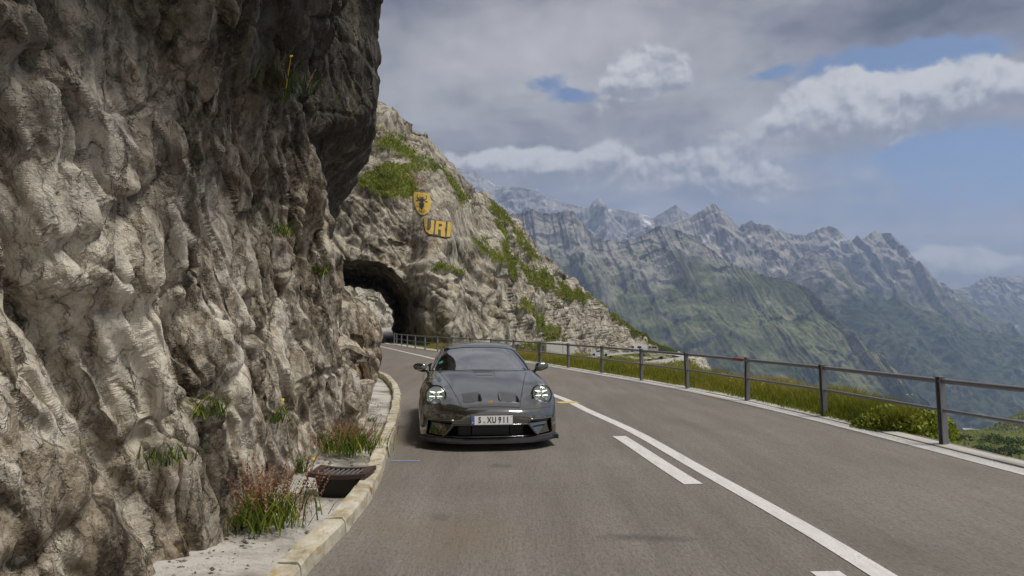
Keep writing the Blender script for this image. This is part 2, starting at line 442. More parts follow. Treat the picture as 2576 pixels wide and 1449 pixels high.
M = {}
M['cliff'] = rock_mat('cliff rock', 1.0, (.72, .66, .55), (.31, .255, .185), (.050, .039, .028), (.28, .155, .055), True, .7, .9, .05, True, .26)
M['hill'] = rock_mat('hill rock', .32, (.57, .53, .43), (.29, .255, .195), (.080, .068, .052), (.33, .21, .09), True, .40, .8, .12)
M['block'] = rock_mat('block rock', 1.5, (.43, .42, .37), (.26, .24, .205), (.08, .07, .055), (.22, .15, .07), False, .25, .8, .04)
M['stone'] = rock_mat('wall stone', .8, (.68, .65, .57), (.48, .45, .38), (.22, .20, .16), (.36, .27, .15), False, .3)
M['tunnel'] = rock_mat('tunnel rock', .5, (.22, .19, .14), (.12, .10, .075), (.03, .027, .022), (.16, .10, .04), False, .4)

m, t, b = new_mat('asphalt'); M['asphalt'] = m
P = t.node('ShaderNodeNewGeometry').outputs['Position']; px_, py_, pz_ = t.xyz(P)[:3]
n1 = t.noise(P, .35, 6, .6, .5); n2 = t.noise(t.scale(P, (2.5, .25, 1)), 1.1, 6, .65, .2); n3 = t.noise(t.scale(P, (1, .45, 1)), 42, 4, .75); n4 = t.voro(t.scale(P, (1, .4, 1)), 55)
n5 = t.noise(t.scale(P, (9, .7, 1)), 5, 5, .75)
c = t.ramp(t.m('ADD', t.m('MULTIPLY', n1, .5), t.m('MULTIPLY', n2, .5)), [(.36, (.155, .135, .113)), (.5, (.200, .178, .154)), (.64, (.250, .226, .198))])
c = t.mix(t.ss(n3, .42, .68, 0, .55), c, (.075, .068, .060)); c = t.mix(t.ss(n4, .04, .26, .5, 0), c, (.36, .33, .295))
c = t.mix(t.ss(n5, .48, .72, 0, .5), c, (.085, .075, .066))
c = t.mix(t.ss(t.noise(t.scale(P, (14, .5, 1)), 7, 4, .7), .55, .75, 0, .35), c, (.33, .30, .265))
c = t.mix(t.ss(t.noise(P, .22, 4, .6, 1), .52, .68, 0, .55), c, (.20, .145, .092))


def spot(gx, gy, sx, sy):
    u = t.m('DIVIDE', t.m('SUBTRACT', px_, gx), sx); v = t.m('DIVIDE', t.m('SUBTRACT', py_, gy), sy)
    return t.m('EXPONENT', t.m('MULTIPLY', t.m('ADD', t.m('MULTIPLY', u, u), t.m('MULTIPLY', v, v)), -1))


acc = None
for qx, qy, sx, sy, k in ((1262, 1172, .20, .16, .9), (1105, 1300, .15, .20, .8), (1240, 1300, .10, .15, .4), (1590, 1352, .38, .13, .9), (1720, 1358, .22, .10, .5), (1230, 1115, .9, .5, .3)):  # tar patches; the last, car-wide spot paints the shadow under the nose
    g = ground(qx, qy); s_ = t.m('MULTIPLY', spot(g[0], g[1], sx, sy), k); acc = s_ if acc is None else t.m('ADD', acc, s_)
stain_shade = t.m('MULTIPLY', t.ss(t.m('MULTIPLY', acc, t.m('MULTIPLY', t.noise(t.scale(P, (1, .5, 1)), 7, 7, .8), 1.7)), .30, .95), .6)
c = t.mix(stain_shade, c, (.055, .053, .052))
t.put(b.inputs['Base Color'], c); t.put(b.inputs['Roughness'], t.ss(n1, .3, .7, .72, .86)); b.inputs['Specular IOR Level'].default_value = .35
t.put(b.inputs['Normal'], t.bump(t.m('ADD', t.m('MULTIPLY', n3, .6), t.m('MULTIPLY', n4, .8)), .55, .006))

m, t, b = new_mat('road paint'); M['paint'] = m
P = t.node('ShaderNodeNewGeometry').outputs['Position']
n = t.noise(P, 60, 6, .7); n2 = t.noise(t.scale(P, (3, .6, 1)), 4, 6, .7)
c = t.mix(t.ss(t.m('ADD', t.m('MULTIPLY', n, .6), t.m('MULTIPLY', n2, .4)), .52, .66, 0, .75), t.ramp(n2, [(.3, (.52, .50, .47)), (.6, (.74, .72, .69))]), (.30, .28, .26))
t.put(b.inputs['Base Color'], c); b.inputs['Roughness'].default_value = .6; t.put(b.inputs['Normal'], t.bump(n, .3, .004))
M['paint_yellow'] = plain('yellow road paint', (.60, .46, .14), .6, var=.25, scale=40)
M['paint_blue'] = plain('blue road paint', (.22, .27, .42), .6, var=.2, scale=40)

m, t, b = new_mat('apron concrete'); M['apron'] = m
P = t.node('ShaderNodeNewGeometry').outputs['Position']
n1 = t.noise(P, 1.3, 7, .65, .5); n3 = t.noise(P, 45, 5, .7)
c = t.ramp(n1, [(.33, (.16, .14, .12)), (.45, (.32, .295, .26)), (.57, (.54, .51, .465))])
c = t.mix(t.ss(n3, .5, .75, 0, .5), c, (.11, .10, .085)); c = t.mix(t.ss(t.noise(P, 5, 6, .7), .58, .7, 0, .4), c, (.09, .085, .045))
t.put(b.inputs['Base Color'], c); b.inputs['Roughness'].default_value = .9; t.put(b.inputs['Normal'], t.bump(t.m('ADD', n1, t.m('MULTIPLY', n3, .5)), .7, .03))

m, t, b = new_mat('kerb stone'); M['kerb'] = m
P = t.node('ShaderNodeNewGeometry').outputs['Position']; N_ = t.xyz(t.node('ShaderNodeNewGeometry').outputs['True Normal'])
n1 = t.noise(P, 4, 7, .7, .4); n3 = t.noise(P, 60, 5, .7)
c = t.ramp(n1, [(.34, (.27, .22, .13)), (.48, (.48, .43, .32)), (.62, (.62, .585, .49))])
c = t.mix(t.ss(t.noise(t.scale(P, (3, .8, 2)), 5, 5, .65), .53, .68, 0, .7), c, (.40, .27, .09)); c = t.mix(t.ss(n3, .52, .8, 0, .45), c, (.17, .15, .12))
t.put(b.inputs['Base Color'], c); b.inputs['Roughness'].default_value = .85; t.put(b.inputs['Normal'], t.bump(t.m('ADD', n1, n3), .5, .01))


def leaf_mat(name, stops, attr='tint', trans=.25):
    m, t, b = new_mat(name); a = t.node('ShaderNodeAttribute', attribute_name=attr).outputs['Fac']
    t.put(b.inputs['Base Color'], t.ramp(a, stops)); b.inputs['Roughness'].default_value = .6; b.inputs['Specular IOR Level'].default_value = .25
    tr = t.node('ShaderNodeBsdfTranslucent'); t.put(tr.inputs[0], t.ramp(a, stops)); ms = t.node('ShaderNodeMixShader'); ms.inputs[0].default_value = trans
    out = t.n['Material Output']; t.l.new(b.outputs[0], ms.inputs[1]); t.l.new(tr.outputs[0], ms.inputs[2]); t.l.new(ms.outputs[0], out.inputs[0]); return m


M['grass'] = leaf_mat('grass blades', [(0, (.07, .105, .012)), (.35, (.20, .235, .024)), (.6, (.33, .31, .045)), (.8, (.50, .37, .13)), (1, (.62, .44, .22))], 'tint', .4)
M['leaf'] = leaf_mat('plant leaves', [(0, (.025, .050, .010)), (.5, (.07, .115, .017)), (1, (.34, .38, .045))])
M['seed'] = leaf_mat('seed stalks', [(0, (.22, .10, .065)), (.5, (.36, .18, .11)), (1, (.48, .30, .18))])
M['petal'] = plain('yellow petals', (.75, .52, .03), .6)
M['violet'] = plain('violet petals', (.12, .10, .38), .6)
M['galv'] = plain('galvanised steel', (.24, .24, .255), .45, .5, var=.3, scale=14, bump=.15)
M['rust'] = plain('rusty iron', (.080, .052, .043), .7, .3, var=.35, scale=40, bump=.4)
M['bar'] = plain('worn iron bar', (.34, .31, .29), .5, .7, var=.2, scale=40)
M['black'] = plain('black plastic', (.012, .012, .013), .45, var=.2)
M['void'] = plain('dark cavity', (.004, .004, .004), .9)
M['far_road'] = plain('pale far asphalt', (.34, .33, .315), .85, var=.15, scale=2)
M['concrete'] = plain('pale concrete', (.50, .48, .44), .85, var=.25, scale=3, bump=.3)

# ------------------------------------------------------------------ the road
KP = [(-1.35, -9), (-1.33, 0)] + [tuple(ground(*q)[:2]) for q in ((770, 1449), (892, 1314), (947, 1227), (970, 1162), (998, 1070), (1006, 1020), (1005, 988), (990, 963), (965, 946))] + \
     [(-5.6, 25), (-7.5, 30), (-11.2, 40), (-15.2, 52), (-18, 60), (-24.4, 85), (-33, 100), (-50, 110)]
CL = [(2.6, -9), (2.5, 0)] + [tuple(ground(*q)[:2]) for q in ((2222, 1449), (1930, 1275), (1760, 1180), (1596, 1087), (1480, 1034), (1397, 996))] + \
     [(-.35, 20.2), (-1.75, 25.2)] + [tuple(ground(*q)[:2]) for q in ((1100, 905), (1020, 886), (940, 868))] + [(-13.3, 60), (-19.5, 85), (-28, 101.5), (-46, 114)]
RP = [(6.2, -9), (6.05, 0)] + [tuple(ground(*q)[:2]) for q in ((2576, 1188), (2000, 1042), (1700, 976), (1400, 923.5), (1330, 912.5))] + \
     [(-1.5, 34), (-4.7, 42), (-8.4, 52), (-11.1, 60), (-16.2, 85), (-24, 103), (-43, 119)]
kp, cl, rp = Path(KP), Path(CL), Path(RP)
VZ = lambda Y: np.where(Y > 84, (Y - 84) * .035, 0.0)


def ribbon(name, pa, da, pb, db, z, mat, n=300, k=7, La=None, Lb=None, parent=None):
    La = La if La is not None else np.linspace(0, pa.len[-1], n); Lb = Lb if Lb is not None else np.linspace(0, pb.len[-1], n)
    A, B = pa.off(La, np.full(len(La), da)), pb.off(Lb, np.full(len(Lb), db)); tt = np.linspace(0, 1, k)[None, :, None]
    X = A[:, None] * (1 - tt) + B[:, None] * tt; V = np.concatenate([X, (VZ(X[..., 1]) + z)[..., None]], -1)
    o = mesh(name, V, grid_faces(len(La), k), mat, parent, True); return o


road = ribbon('road', kp, -.1, rp, .55, 0.0, M['asphalt']); tag(road, kind='structure')


def strip(name, path, d, wdt, L0, L1, z, mat, step=.25):
    L = np.linspace(L0, L1, max(2, int((L1 - L0) / step) + 1)); return ribbon(name, path, d - wdt / 2, path, d + wdt / 2, z, mat, k=2, La=L, Lb=L)


tag(strip('centre_line', cl, 0, .17, 0, cl.len[-1], .005, M['paint']), kind='structure')
tag(strip('edge_line', rp, .0, .27, 0, rp.len[-1], .005, M['paint']), kind='structure')
mk = empty('dashed_line'); tag(mk, kind='structure')
for y0, y1 in ((6.85, 9.75), (1.6, 4.45), (-3.6, -.8)):
    o = strip('dash', cl, -.33, .19, cl.LY(y0), cl.LY(y1), .005, M['paint']); o.parent = mk
g = ground(1425, 1013)
yq = MB(); yq.box((g[0] + .02, g[1], .0075), (.42, .30, .002), Matrix.Rotation(R_(15), 3, 'Z')); tag(yq.build('survey_mark', M['paint_yellow']), 'short yellow paint mark sprayed across the white centre line', 'road marking')
g0 = ground(985, 1161); bq = MB(); bq.box((g0[0] + .16, g0[1], .0055), (.34, .055, .003)); tag(bq.build('survey_mark', M['paint_blue']), 'short faded blue paint stroke on asphalt next to the kerb', 'road marking')

# kerb of single stones
kerb = empty('kerb'); tag(kerb, kind='structure')
L = kp.LY(-4); Lend = kp.LY(33); gp = ground(960, 1163)[1]; k = 0
while L < Lend:
    ln = .95 + .25 * random.random(); La = np.linspace(L + .006, L + ln - .006, 6)
    if abs(float(kp.at(L)[1]) - gp) < .45: La = La + .0
    prof = [(-.150, -.12), (-.150, .095), (-.138, .112), (-.02, .108), (0.0, .088), (.012, -.02)]
    jit = rng.normal(0, .004, 4); V = []
    for i, l in enumerate(La):
        for q, h in prof:
            p = kp.off(np.array([l]), np.array([q + (jit[0] if i < 3 else jit[1]) + rng.normal(0, .004)]))[0]; V.append((p[0], p[1], h + jit[2] + rng.normal(0, .004)))
    n = len(prof); fs = [(i * n + j, i * n + j + 1, (i + 1) * n + j + 1, (i + 1) * n + j) for i in range(5) for j in range(n - 1)] + [tuple(range(n - 1, -1, -1)), tuple(range(5 * n, 6 * n))]
    mesh('kerb_stone', np.array(V), fs, M['kerb'], kerb); L += ln

# apron of rough concrete between kerb and cliff
base_pts = [(-3.2, -9), (-2.7, 0)] + [tuple(ground(*q, .05)[:2]) for q in ((395, 1449), (500, 1395), (640, 1322), (720, 1235), (775, 1168), (850, 1132), (905, 1075), (938, 1040))] + \
           [(-2.74, 13.2), (-3.10, 15), (-3.95, 18), (-4.95, 21), (-8.4, 30), (-12.4, 40), (-16.4, 51), (-19.5, 58.5)]
bp = Path(base_pts)
La = np.linspace(kp.LY(-9), kp.LY(40), 360); A = kp.off(La, np.full(360, -.135)); Bx = np.interp(A[:, 1], bp.p[:, 1], bp.p[:, 0]) - 1.2
tt = np.linspace(0, 1, 26); X = A[:, None, 0] * (1 - tt) + Bx[:, None] * tt; Y = np.repeat(A[:, 1:2], 26, 1)
gqa = ground(862, 1215, -.1)
Z = -.05 + .14 * tt[None] - .13 * np.exp(-((X - gqa[0]) / .34) ** 2 - ((Y - gqa[1] + .15) / .55) ** 2) + .030 * fbm(X * 1.6, Y * 1.6, 0 * X, 4, seed=3) * np.minimum(1, tt * 6)[None]
apZ, apY = Z, Y
tag(mesh('gutter_apron', np.stack([X, Y, Z], -1), grid_faces(360, 26), M['apron'], None, True), kind='structure')

# ------------------------------------------------------------------ the near cliff
# distances along the base, finely spaced where the wall is in view
sY = np.concatenate([np.linspace(-9, 1.5, 40), np.linspace(1.6, 9, 470), np.linspace(9.015, 15, 330), np.linspace(15.04, 24, 140), np.linspace(24.3, 58.5, 80)])
sL = np.interp(sY, bp.p[:, 1], bp.len)
zz = np.concatenate([np.linspace(-.25, 4.2, 320), np.linspace(4.22, 10, 220), np.linspace(10.1, 18, 40)])
S, Zc = np.meshgrid(sL, zz); YY = np.meshgrid(sY, zz)[0]
B = bp.at(sL); Tn = bp.tan(sL)
# smooth the facing direction so that bulges do not fold
ker = np.hanning(81); ker /= ker.sum()
Tn = np.stack([np.convolve(np.pad(Tn[:, i], 40, 'edge'), ker, 'valid') for i in range(2)], -1); Tn /= np.linalg.norm(Tn, axis=1, keepdims=True)
Nn = np.stack([Tn[:, 1], -Tn[:, 0]], -1)
base = np.concatenate([np.broadcast_to(B[None], S.shape + (2,)), Zc[..., None]], -1)


ragged = .75 * broken(S / 1.1, Zc / 1.6, 301) + .3 * broken(S / .4, Zc / .6, 302)


def bump2(y0, y1, z0, z1, sy=.6, sz=.4):
    z0, z1, y0, y1 = z0 + .55 * ragged * float(z0 > 2.5), z1 + .55 * ragged * float(2.5 < z1 < 20), y0 + .35 * ragged, y1 + .35 * ragged
    return sstep(YY, y0 - sy, y0 + sy) * (1 - sstep(YY, y1 - sy, y1 + sy)) * sstep(Zc, z0 - sz, z0 + sz) * (1 - sstep(Zc, z1 - sz, z1 + sz))


Db = -.16 * np.clip(Zc, 0, 2.6) * (1 - sstep(YY, 10, 12.5))             # leans back at the foot
Db = Db + .22 * np.clip(Zc - 2.6, 0, 30) * (1 - sstep(YY, 8.2, 9.6)) + .5 * sstep(Zc, 3.2, 6.5) * (1 - sstep(YY, 6, 8))       # then hangs over
Db = Db - .85 * bump2(9.9, 30, 2.55, 5.2, .5, .55)                     # hollow under the far buttress
Db = Db - 1.15 * bump2(9.7, 13.2, 3.2, 30, .6, .6)                       # dark cleft before the buttress
Db = Db + .12 * bump2(13.7, 20, 5.2, 30, .7, .6) + .02 * np.clip(Zc - 6, 0, 9) * sstep(YY, 13, 14)
Db = Db + .24 * bump2(11.2, 14.5, .5, 1.6, .5, .3) - .45 * bump2(10.4, 20, 1.95, 2.6, .5, .35)
u = S + .25 * fbm(S * .8, Zc * .5, 0 * S, 3, seed=5); v = Zc + .5 * fbm(S * .7, Zc * .6, 0 * S + 4, 3, seed=6)
ur, vr = u * .93 + v * .38, v * .93 - u * .30
foot = sstep(Zc, -.2, .9); edge = np.where((YY > 10.2) & (YY < 16), .6, 1.0); calm = (.35 + .65 * foot) * edge
rot2 = lambda a_: (ur * math.cos(a_) + vr * math.sin(a_), vr * math.cos(a_) - ur * math.sin(a_)); (ua, va), (ub, vb) = rot2(.16), rot2(-.22)
b1_ = broken(ur / .85, vr / 2.4, 11); b2_ = broken(ua / .48, va / 1.25, 12); b3_ = broken(ub / .26, vb / .66, 17)
D1 = .27 * b1_ + .19 * b2_ + .10 * b3_ + .26 * fbm(ur * .35, vr * .2, 0 * S, 2, seed=21)
f1 = b1_
def fissure(a, b_, sd_, w_): n_ = noise3(a, b_, 0 * a, sd_) + .35 * noise3(a * 2.1, b_ * 2.1, 0 * a, sd_ + 1); return 1 - sstep(np.abs(n_), 0, w_)
D1 = D1 - .17 * fissure(ur * .75, vr * .18, 61, .06) - .09 * fissure(ur * 1.9, vr * .42, 63, .09) - .09 * fissure(ur * .30, vr * .60, 65, .045)
def soften(A, k_):
    for _ in range(k_):
        A = (np.pad(A, ((1, 0), (0, 0)), 'edge')[:-1] + 2 * A + np.pad(A, ((0, 1), (0, 0)), 'edge')[1:]) / 4
        A = (np.pad(A, ((0, 0), (1, 0)), 'edge')[:, :-1] + 2 * A + np.pad(A, ((0, 0), (0, 1)), 'edge')[:, 1:]) / 4
    return A
D1 = soften(D1, 1)
Dtot = Db + D1 * calm - .10 - .04 * sstep(YY, 10.5, 12.5)
cliffP = base.copy(); cliffP[..., 0] += Nn[None, :, 0] * Dtot; cliffP[..., 1] += Nn[None, :, 1] * Dtot
cliffP[..., 2] += .15 * f1 * foot
# second pass: finer breaks along the new surface, laid out in space so that the sides of the big steps break up too
CN = grid_normals(cliffP); CN *= np.sign((CN[..., 0:1] * Nn[None, :, 0:1] + CN[..., 1:2] * Nn[None, :, 1:2]) + 1e-9)
for ax_ in (0, 1): CN = (np.roll(CN, 1, ax_) + 2 * CN + np.roll(CN, -1, ax_)) / 4
CN /= np.maximum(np.linalg.norm(CN, axis=2, keepdims=True), 1e-6)
X3, Y3, Z3 = cliffP[..., 0], cliffP[..., 1], cliffP[..., 2]
wa = .10 * fbm(X3 * 2, Y3 * 2, Z3 * 2, 3, seed=26); pa_ = .80 * Y3 + .75 * X3 + .30 * Z3 + wa; pb_ = .90 * Z3 - .25 * Y3 + .40 * X3 + wa
step_ = np.maximum(np.linalg.norm(np.gradient(cliffP, axis=0), axis=2), np.linalg.norm(np.gradient(cliffP, axis=1), axis=2))
fine_ = lambda c_: 1 - sstep(step_, c_ * .32, c_ * .60)
f3 = broken(pa_ / .15, pb_ / .34, 13) * fine_(.16); f4 = broken(pa_ / .085, pb_ / .17, 14) * fine_(.10); f5 = broken(pa_ / .05, pb_ / .09, 15) * fine_(.06); f6, e6 = facets(pa_ / .42, pb_ / .75, 16, .2)
side_ = sstep(CN[..., 0] * Nn[None, :, 0] + CN[..., 1] * Nn[None, :, 1], .2, .62)
D2 = .055 * f3 + .030 * f4 + .015 * f5 + (.030 * f6 - .03 * (1 - sstep(e6, 0, .10))) * fine_(.14) + 0.0
cliffP = cliffP + CN * (D2 * calm * (.12 + .88 * side_))[..., None]
Dtot = Dtot + D2 * calm
ledge = sstep(-np.gradient(Dtot, axis=0), .004, .02)
gr = .34 * sstep(fbm(S * .5, Zc * .6, 0 * S, 4, seed=31), .12, .4) * ledge + .1 * (1 - foot)
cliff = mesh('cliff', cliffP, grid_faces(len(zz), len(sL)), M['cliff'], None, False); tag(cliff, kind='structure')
at_ = cliff.data.attributes.new('grass', 'FLOAT', 'POINT'); at_.data.foreach_set('value', np.ascontiguousarray(gr, np.float32).ravel())
cliff_bvh = BVHTree.FromPolygons(cliffP.reshape(-1, 3).tolist(), grid_faces(len(zz), len(sL)).tolist())


def hit(bvh, px, py):
    d = Vector(ray(px, py)).normalized(); loc, nrm, i, dist = bvh.ray_cast(Vector((0, 0, CAMH)), d)
    if loc is None: return None, None
    if nrm.dot(d) > 0: nrm = -nrm
    return np.array(loc), np.array(nrm)


def block(name, c, size, rot, seed, mat, parent):
    """one angular boulder: a box chopped by random planes, then roughened"""
    import bmesh
    r = random.Random(seed); bm = bmesh.new(); bmesh.ops.create_cube(bm, size=1)
    for v_ in bm.verts: v_.co = Vector((v_.co.x * size[0], v_.co.y * size[1], v_.co.z * size[2]))
    for _ in range(7):
        n = Vector((r.uniform(-1, 1), r.uniform(-1, 1), r.uniform(-1, 1))).normalized()
        s_ = Vector((n.x * size[0], n.y * size[1], n.z * size[2])).length * r.uniform(.36, .48)
        res = bmesh.ops.bisect_plane(bm, geom=bm.verts[:] + bm.edges[:] + bm.faces[:], plane_co=n * s_, plane_no=n, clear_outer=True)
        ed = [e for e in res['geom_cut'] if isinstance(e, bmesh.types.BMEdge)]
        if ed: bmesh.ops.contextual_create(bm, geom=ed)
    bmesh.ops.triangulate(bm, faces=bm.faces[:])
    bmesh.ops.subdivide_edges(bm, edges=bm.edges[:], cuts=5, use_grid_fill=True)
    co = np.array([v_.co[:] for v_ in bm.verts]); k_ = 1 / max(size)
    dsp = .035 * fbm(co[:, 0] * 3 * k_ + seed, co[:, 1] * 3 * k_, co[:, 2] * 3 * k_, 5, .6, seed=seed) / k_
    bm.normal_update()
    for v_, d_ in zip(bm.verts, dsp): v_.co += v_.normal * float(d_)
    me = bpy.data.meshes.new(name); bm.to_mesh(me); bm.free(); me.materials.append(mat)
    o = bpy.data.objects.new(name, me); COL.objects.link(o); o.location = c; o.rotation_euler = rot; o.parent = parent; return o


for (px, py, sz, rot, sd_) in ((885, 800, (.80, .75, .74), (.10, .15, .3), 3), (865, 895, (.62, .6, .36), (.25, -.30, .5), 9), (872, 975, (.80, .6, .55), (.1, .55, .2), 5),
                               (905, 1000, (.40, .5, .70), (-.1, .25, .4), 12), (880, 1055, (.55, .55, .36), (.1, .2, .7), 21), (915, 925, (.34, .5, .62), (.1, -.2, .2), 33)):
    h_, n_ = hit(cliff_bvh, px, py)
    if h_ is None or h_[1] > 15: h_, n_ = hit(cliff_bvh, px - 30, py)
    block('rock_block', h_ - n_ * min(sz) * .28 + np.array([0, .05, 0]), sz, rot, sd_, M['cliff'], cliff)

# ------------------------------------------------------------------ the tunnel hill
sky_pts = np.array([(600, 60, 78), (760, 130, 79), (900, 215, 80), (945, 250, 81), (985, 275, 82), (1030, 318, 84), (1065, 330, 87), (1100, 372, 90), (1140, 412, 94), (1190, 478, 101), (1240, 512, 110),
                    (1290, 548, 120), (1330, 590, 130), (1370, 640, 140), (1440, 705, 165), (1500, 757, 186), (1560, 805, 204), (1610, 838, 216), (1650, 868, 220), (1720, 896, 226)], float)
bas_pts = np.array([(600, 862, 60), (1035, 861, 60), (1075, 870, 57), (1130, 890, 55), (1250, 925, 60), (1350, 925, 88), (1430, 904, 122), (1500, 892, 157), (1560, 886.5, 187), (1600, 885, 205), (1650, 884, 214), (1720, 898, 222)], float)
U = np.concatenate([np.linspace(600, 840, 50), np.linspace(841.5, 1720, 540)]); nv = 440
vfr = np.concatenate([np.linspace(0, 1, nv) ** 1.0, 1 + np.linspace(.004, .3, 46)])
ys_ = np.interp(U, sky_pts[:, 0], sky_pts[:, 1]); Ds = np.interp(U, sky_pts[:, 0], sky_pts[:, 2]); yb = np.interp(U, bas_pts[:, 0], bas_pts[:, 1]); Dbs = np.interp(U, bas_pts[:, 0], bas_pts[:, 2])
zof = lambda y, d: CAMH - (y - YH) / F * d * 1.0
zs, zb = zof(ys_, Ds), zof(yb, Dbs)
UU, VV = np.meshgrid(U, vfr); v1 = np.clip(VV, 0, 1); tb = np.clip((VV - 1) / .3, 0, 1)
pw = np.interp(U, [600, 1040, 1200, 1500], [2.6, 2.4, 1.5, 1.2])
Yh = Dbs + (Ds - Dbs) * v1 ** pw + tb * np.interp(U, [600, 1030, 1150, 1400], [7, 7, 30, 60])
Zh = zb + (zs - zb) * v1 - tb * (zs - np.interp(U, [600, 1040, 1200, 1720], [-1, -1, -6, -40])) * (.15 + .85 * tb)
# column pixel to x at that depth
Xh = (UU - CX) / F * Yh * 1.0
HP = np.stack([Xh, Yh, Zh], -1)
PYh = YH - (Zh - CAMH) / Yh * F                       # image row each point is seen on: only used to lay out the grass as photographed
Nh = grid_normals(HP); Nh *= np.sign(-(Nh[..., 1:2] * 1.0) + 1e-6) * 1.0
grs = np.zeros(UU.shape)


def gb(px, py, su, sv, k, ang=0.0):
    c_, s_ = math.cos(ang), math.sin(ang); a, b_ = UU - px, PYh - py
    return k * np.exp(-(((a * c_ + b_ * s_) / su) ** 2 + ((-a * s_ + b_ * c_) / sv) ** 2))


front = VV <= 1
for q in ((985, 468, 75, 34, 1.1, .25), (940, 455, 45, 28, .8), (1000, 425, 80, 12, .6, .1), (985, 345, 90, 22, .6, .6), (960, 370, 60, 18, .6, .5), (1020, 395, 60, 12, .5, .5), (1130, 470, 60, 10, .7, .9), (1165, 535, 75, 14, .6, 1.0),
          (1105, 440, 60, 10, .6, .8), (1240, 520, 40, 10, .9, .7), (1290, 580, 60, 14, .7, .85), (1240, 640, 60, 15, .9, .6), (1310, 680, 90, 22, 1.1, .6), (1400, 722, 60, 14, 1.0, .5), (1450, 745, 30, 12, .8, .4), (1330, 640, 60, 12, .6, .7),
          (1250, 585, 60, 12, .6, 1.2), (1310, 770, 26, 16, .9), (1345, 800, 55, 14, 1.0, .9), (1385, 850, 45, 15, 1.0, .8), (1385, 770, 20, 12, .6), (1430, 745, 40, 10, .6), (1540, 790, 60, 9, 1.1, .7), (1600, 835, 50, 8, 1.1, .6), (1660, 872, 40, 8, 1.3, .4),
          (1135, 678, 45, 9, .9, .2), (1100, 685, 20, 9, .6), (990, 600, 60, 7, .5, .1), (1000, 530, 18, 8, .3), (1330, 870, 50, 18, .7), (1450, 900, 40, 14, .6), (1560, 905, 120, 14, .4), (1650, 905, 80, 12, .7)):
    grs = grs + gb(*q)
grs = grs * front - .4 * gb(1085, 545, 60, 70, 1.0)
grs = np.clip(grs, 0, 1.2) * (.35 + .75 * sstep(fbm(Xh * .28, Yh * .2, Zh * .28, 4, .6, seed=42), -.22, .12)) + .18 * front * sstep(fbm(Xh * .15, Yh * .15, Zh * .15, 4, seed=41), .05, .4) + np.where(front, 0, .5)
us, vsn = (UU - 600) / F * Dbs[None] * 1.1 + .3 * Zh, Zh + .35 * Yh
us = us + 1.0 * fbm(Xh * .12, Yh * .12, Zh * .12, 3, seed=44); vsn = vsn + 1.5 * fbm(Xh * .12, Yh * .12, Zh * .12 + 9, 3, seed=45)
sc_ = np.clip(Yh / 70, .8, 2.2); ru, rv = us * .9 + vsn * .43, vsn * .9 - us * .43
h1 = broken(ru / 4.0, rv / 6.0, 51); h2 = broken((ru + .2 * rv) / 1.9, (rv - .2 * ru) / 2.8, 52); h4 = broken((ru - .2 * rv) / .95, (rv + .2 * ru) / 1.4, 55)
gmask = sstep(grs, .25, .6)
flat = np.clip(gb(1062, 512, 46, 54, 1.8) + gb(1098, 577, 66, 42, 1.8), 0, 1) ** .6       # the smooth faces that carry the paint
calm = (1 - .93 * flat) * np.clip(sc_, .8, 1.3) * (1 - .35 * np.exp(-((VV - 1) / .05) ** 2))
def fiss(a, b_, sd_, w_): n_ = noise3(a, b_, 0 * a, sd_) + .35 * noise3(a * 2.1, b_ * 2.1, 0 * a, sd_ + 1); return 1 - sstep(np.abs(n_), 0, w_)
dh = 1.05 * h1 + .62 * h2 + .34 * h4 - .65 * fiss(ru * .16, rv * .05, 57, .05) - .35 * fiss(ru * .10, rv * .22, 58, .06) - .25 * fiss(ru * .45, rv * .14, 59, .08) + 1.5 * fbm(Xh * .08, Yh * .05, Zh * .08, 3, seed=46)
dh = soften(dh, 1)
dh = dh * (1 - .55 * gmask) + .45 * gmask
HP = HP + Nh * (dh * calm)[..., None]
N2 = grid_normals(HP); N2 *= np.sign((N2 * Nh).sum(2, keepdims=True) + 1e-9)
X3, Y3, Z3 = HP[..., 0], HP[..., 1], HP[..., 2]
pa_ = .85 * X3 + .5 * Y3 + .42 * Z3; pb_ = .85 * Z3 - .42 * X3 + .35 * Y3
step_ = np.maximum(np.linalg.norm(np.gradient(HP, axis=0), axis=2), np.linalg.norm(np.gradient(HP, axis=1), axis=2))
fine_ = lambda c_: 1 - sstep(step_, c_ * .25, c_ * .5)
h3 = broken(pa_ / .55, pb_ / .85, 53) * fine_(.6); h5 = broken(pa_ / .30, pb_ / .42, 54) * fine_(.35)
d2 = .20 * h3 + .11 * h5
HP = HP + N2 * (d2 * calm * (1 - .5 * gmask))[..., None]
hf_ = grid_faces(len(vfr), len(U)); hv_ = HP.reshape(-1, 3)
TX = lambda y: -14.0 - 5.5 * (y - 60) / 25
SE = lambda a, b_: (np.abs(a) ** 2.7 + np.abs(b_) ** 2.7) ** (1 / 2.7)
mn_ = lambda a: .05 * noise3(a * 3, a * 0, a * 0, 9) + .055 * noise3(a * 9, a * 0, a * 0, 10) + .03 * noise3(a * 23, a * 0, a * 0, 12)
ang_ = np.arctan2(hv_[:, 2] / 6.6, (hv_[:, 0] - TX(hv_[:, 1])) / 5.0)
rr_ = SE((hv_[:, 0] - TX(hv_[:, 1])) / 5.0, hv_[:, 2] / 6.6) + mn_(ang_)
ins = (rr_ < 1.0) & (hv_[:, 1] > 50) & (hv_[:, 1] < 95)
hf_ = hf_[~(ins[hf_].any(axis=1))]
hill = mesh('hillside', hv_, hf_, M['hill'], None, True); tag(hill, kind='structure')
at_ = hill.data.attributes.new('grass', 'FLOAT', 'POINT'); at_.data.foreach_set('value', np.ascontiguousarray(grs, np.float32).ravel())
hill_bvh = BVHTree.FromPolygons(hv_.tolist(), hf_.tolist())
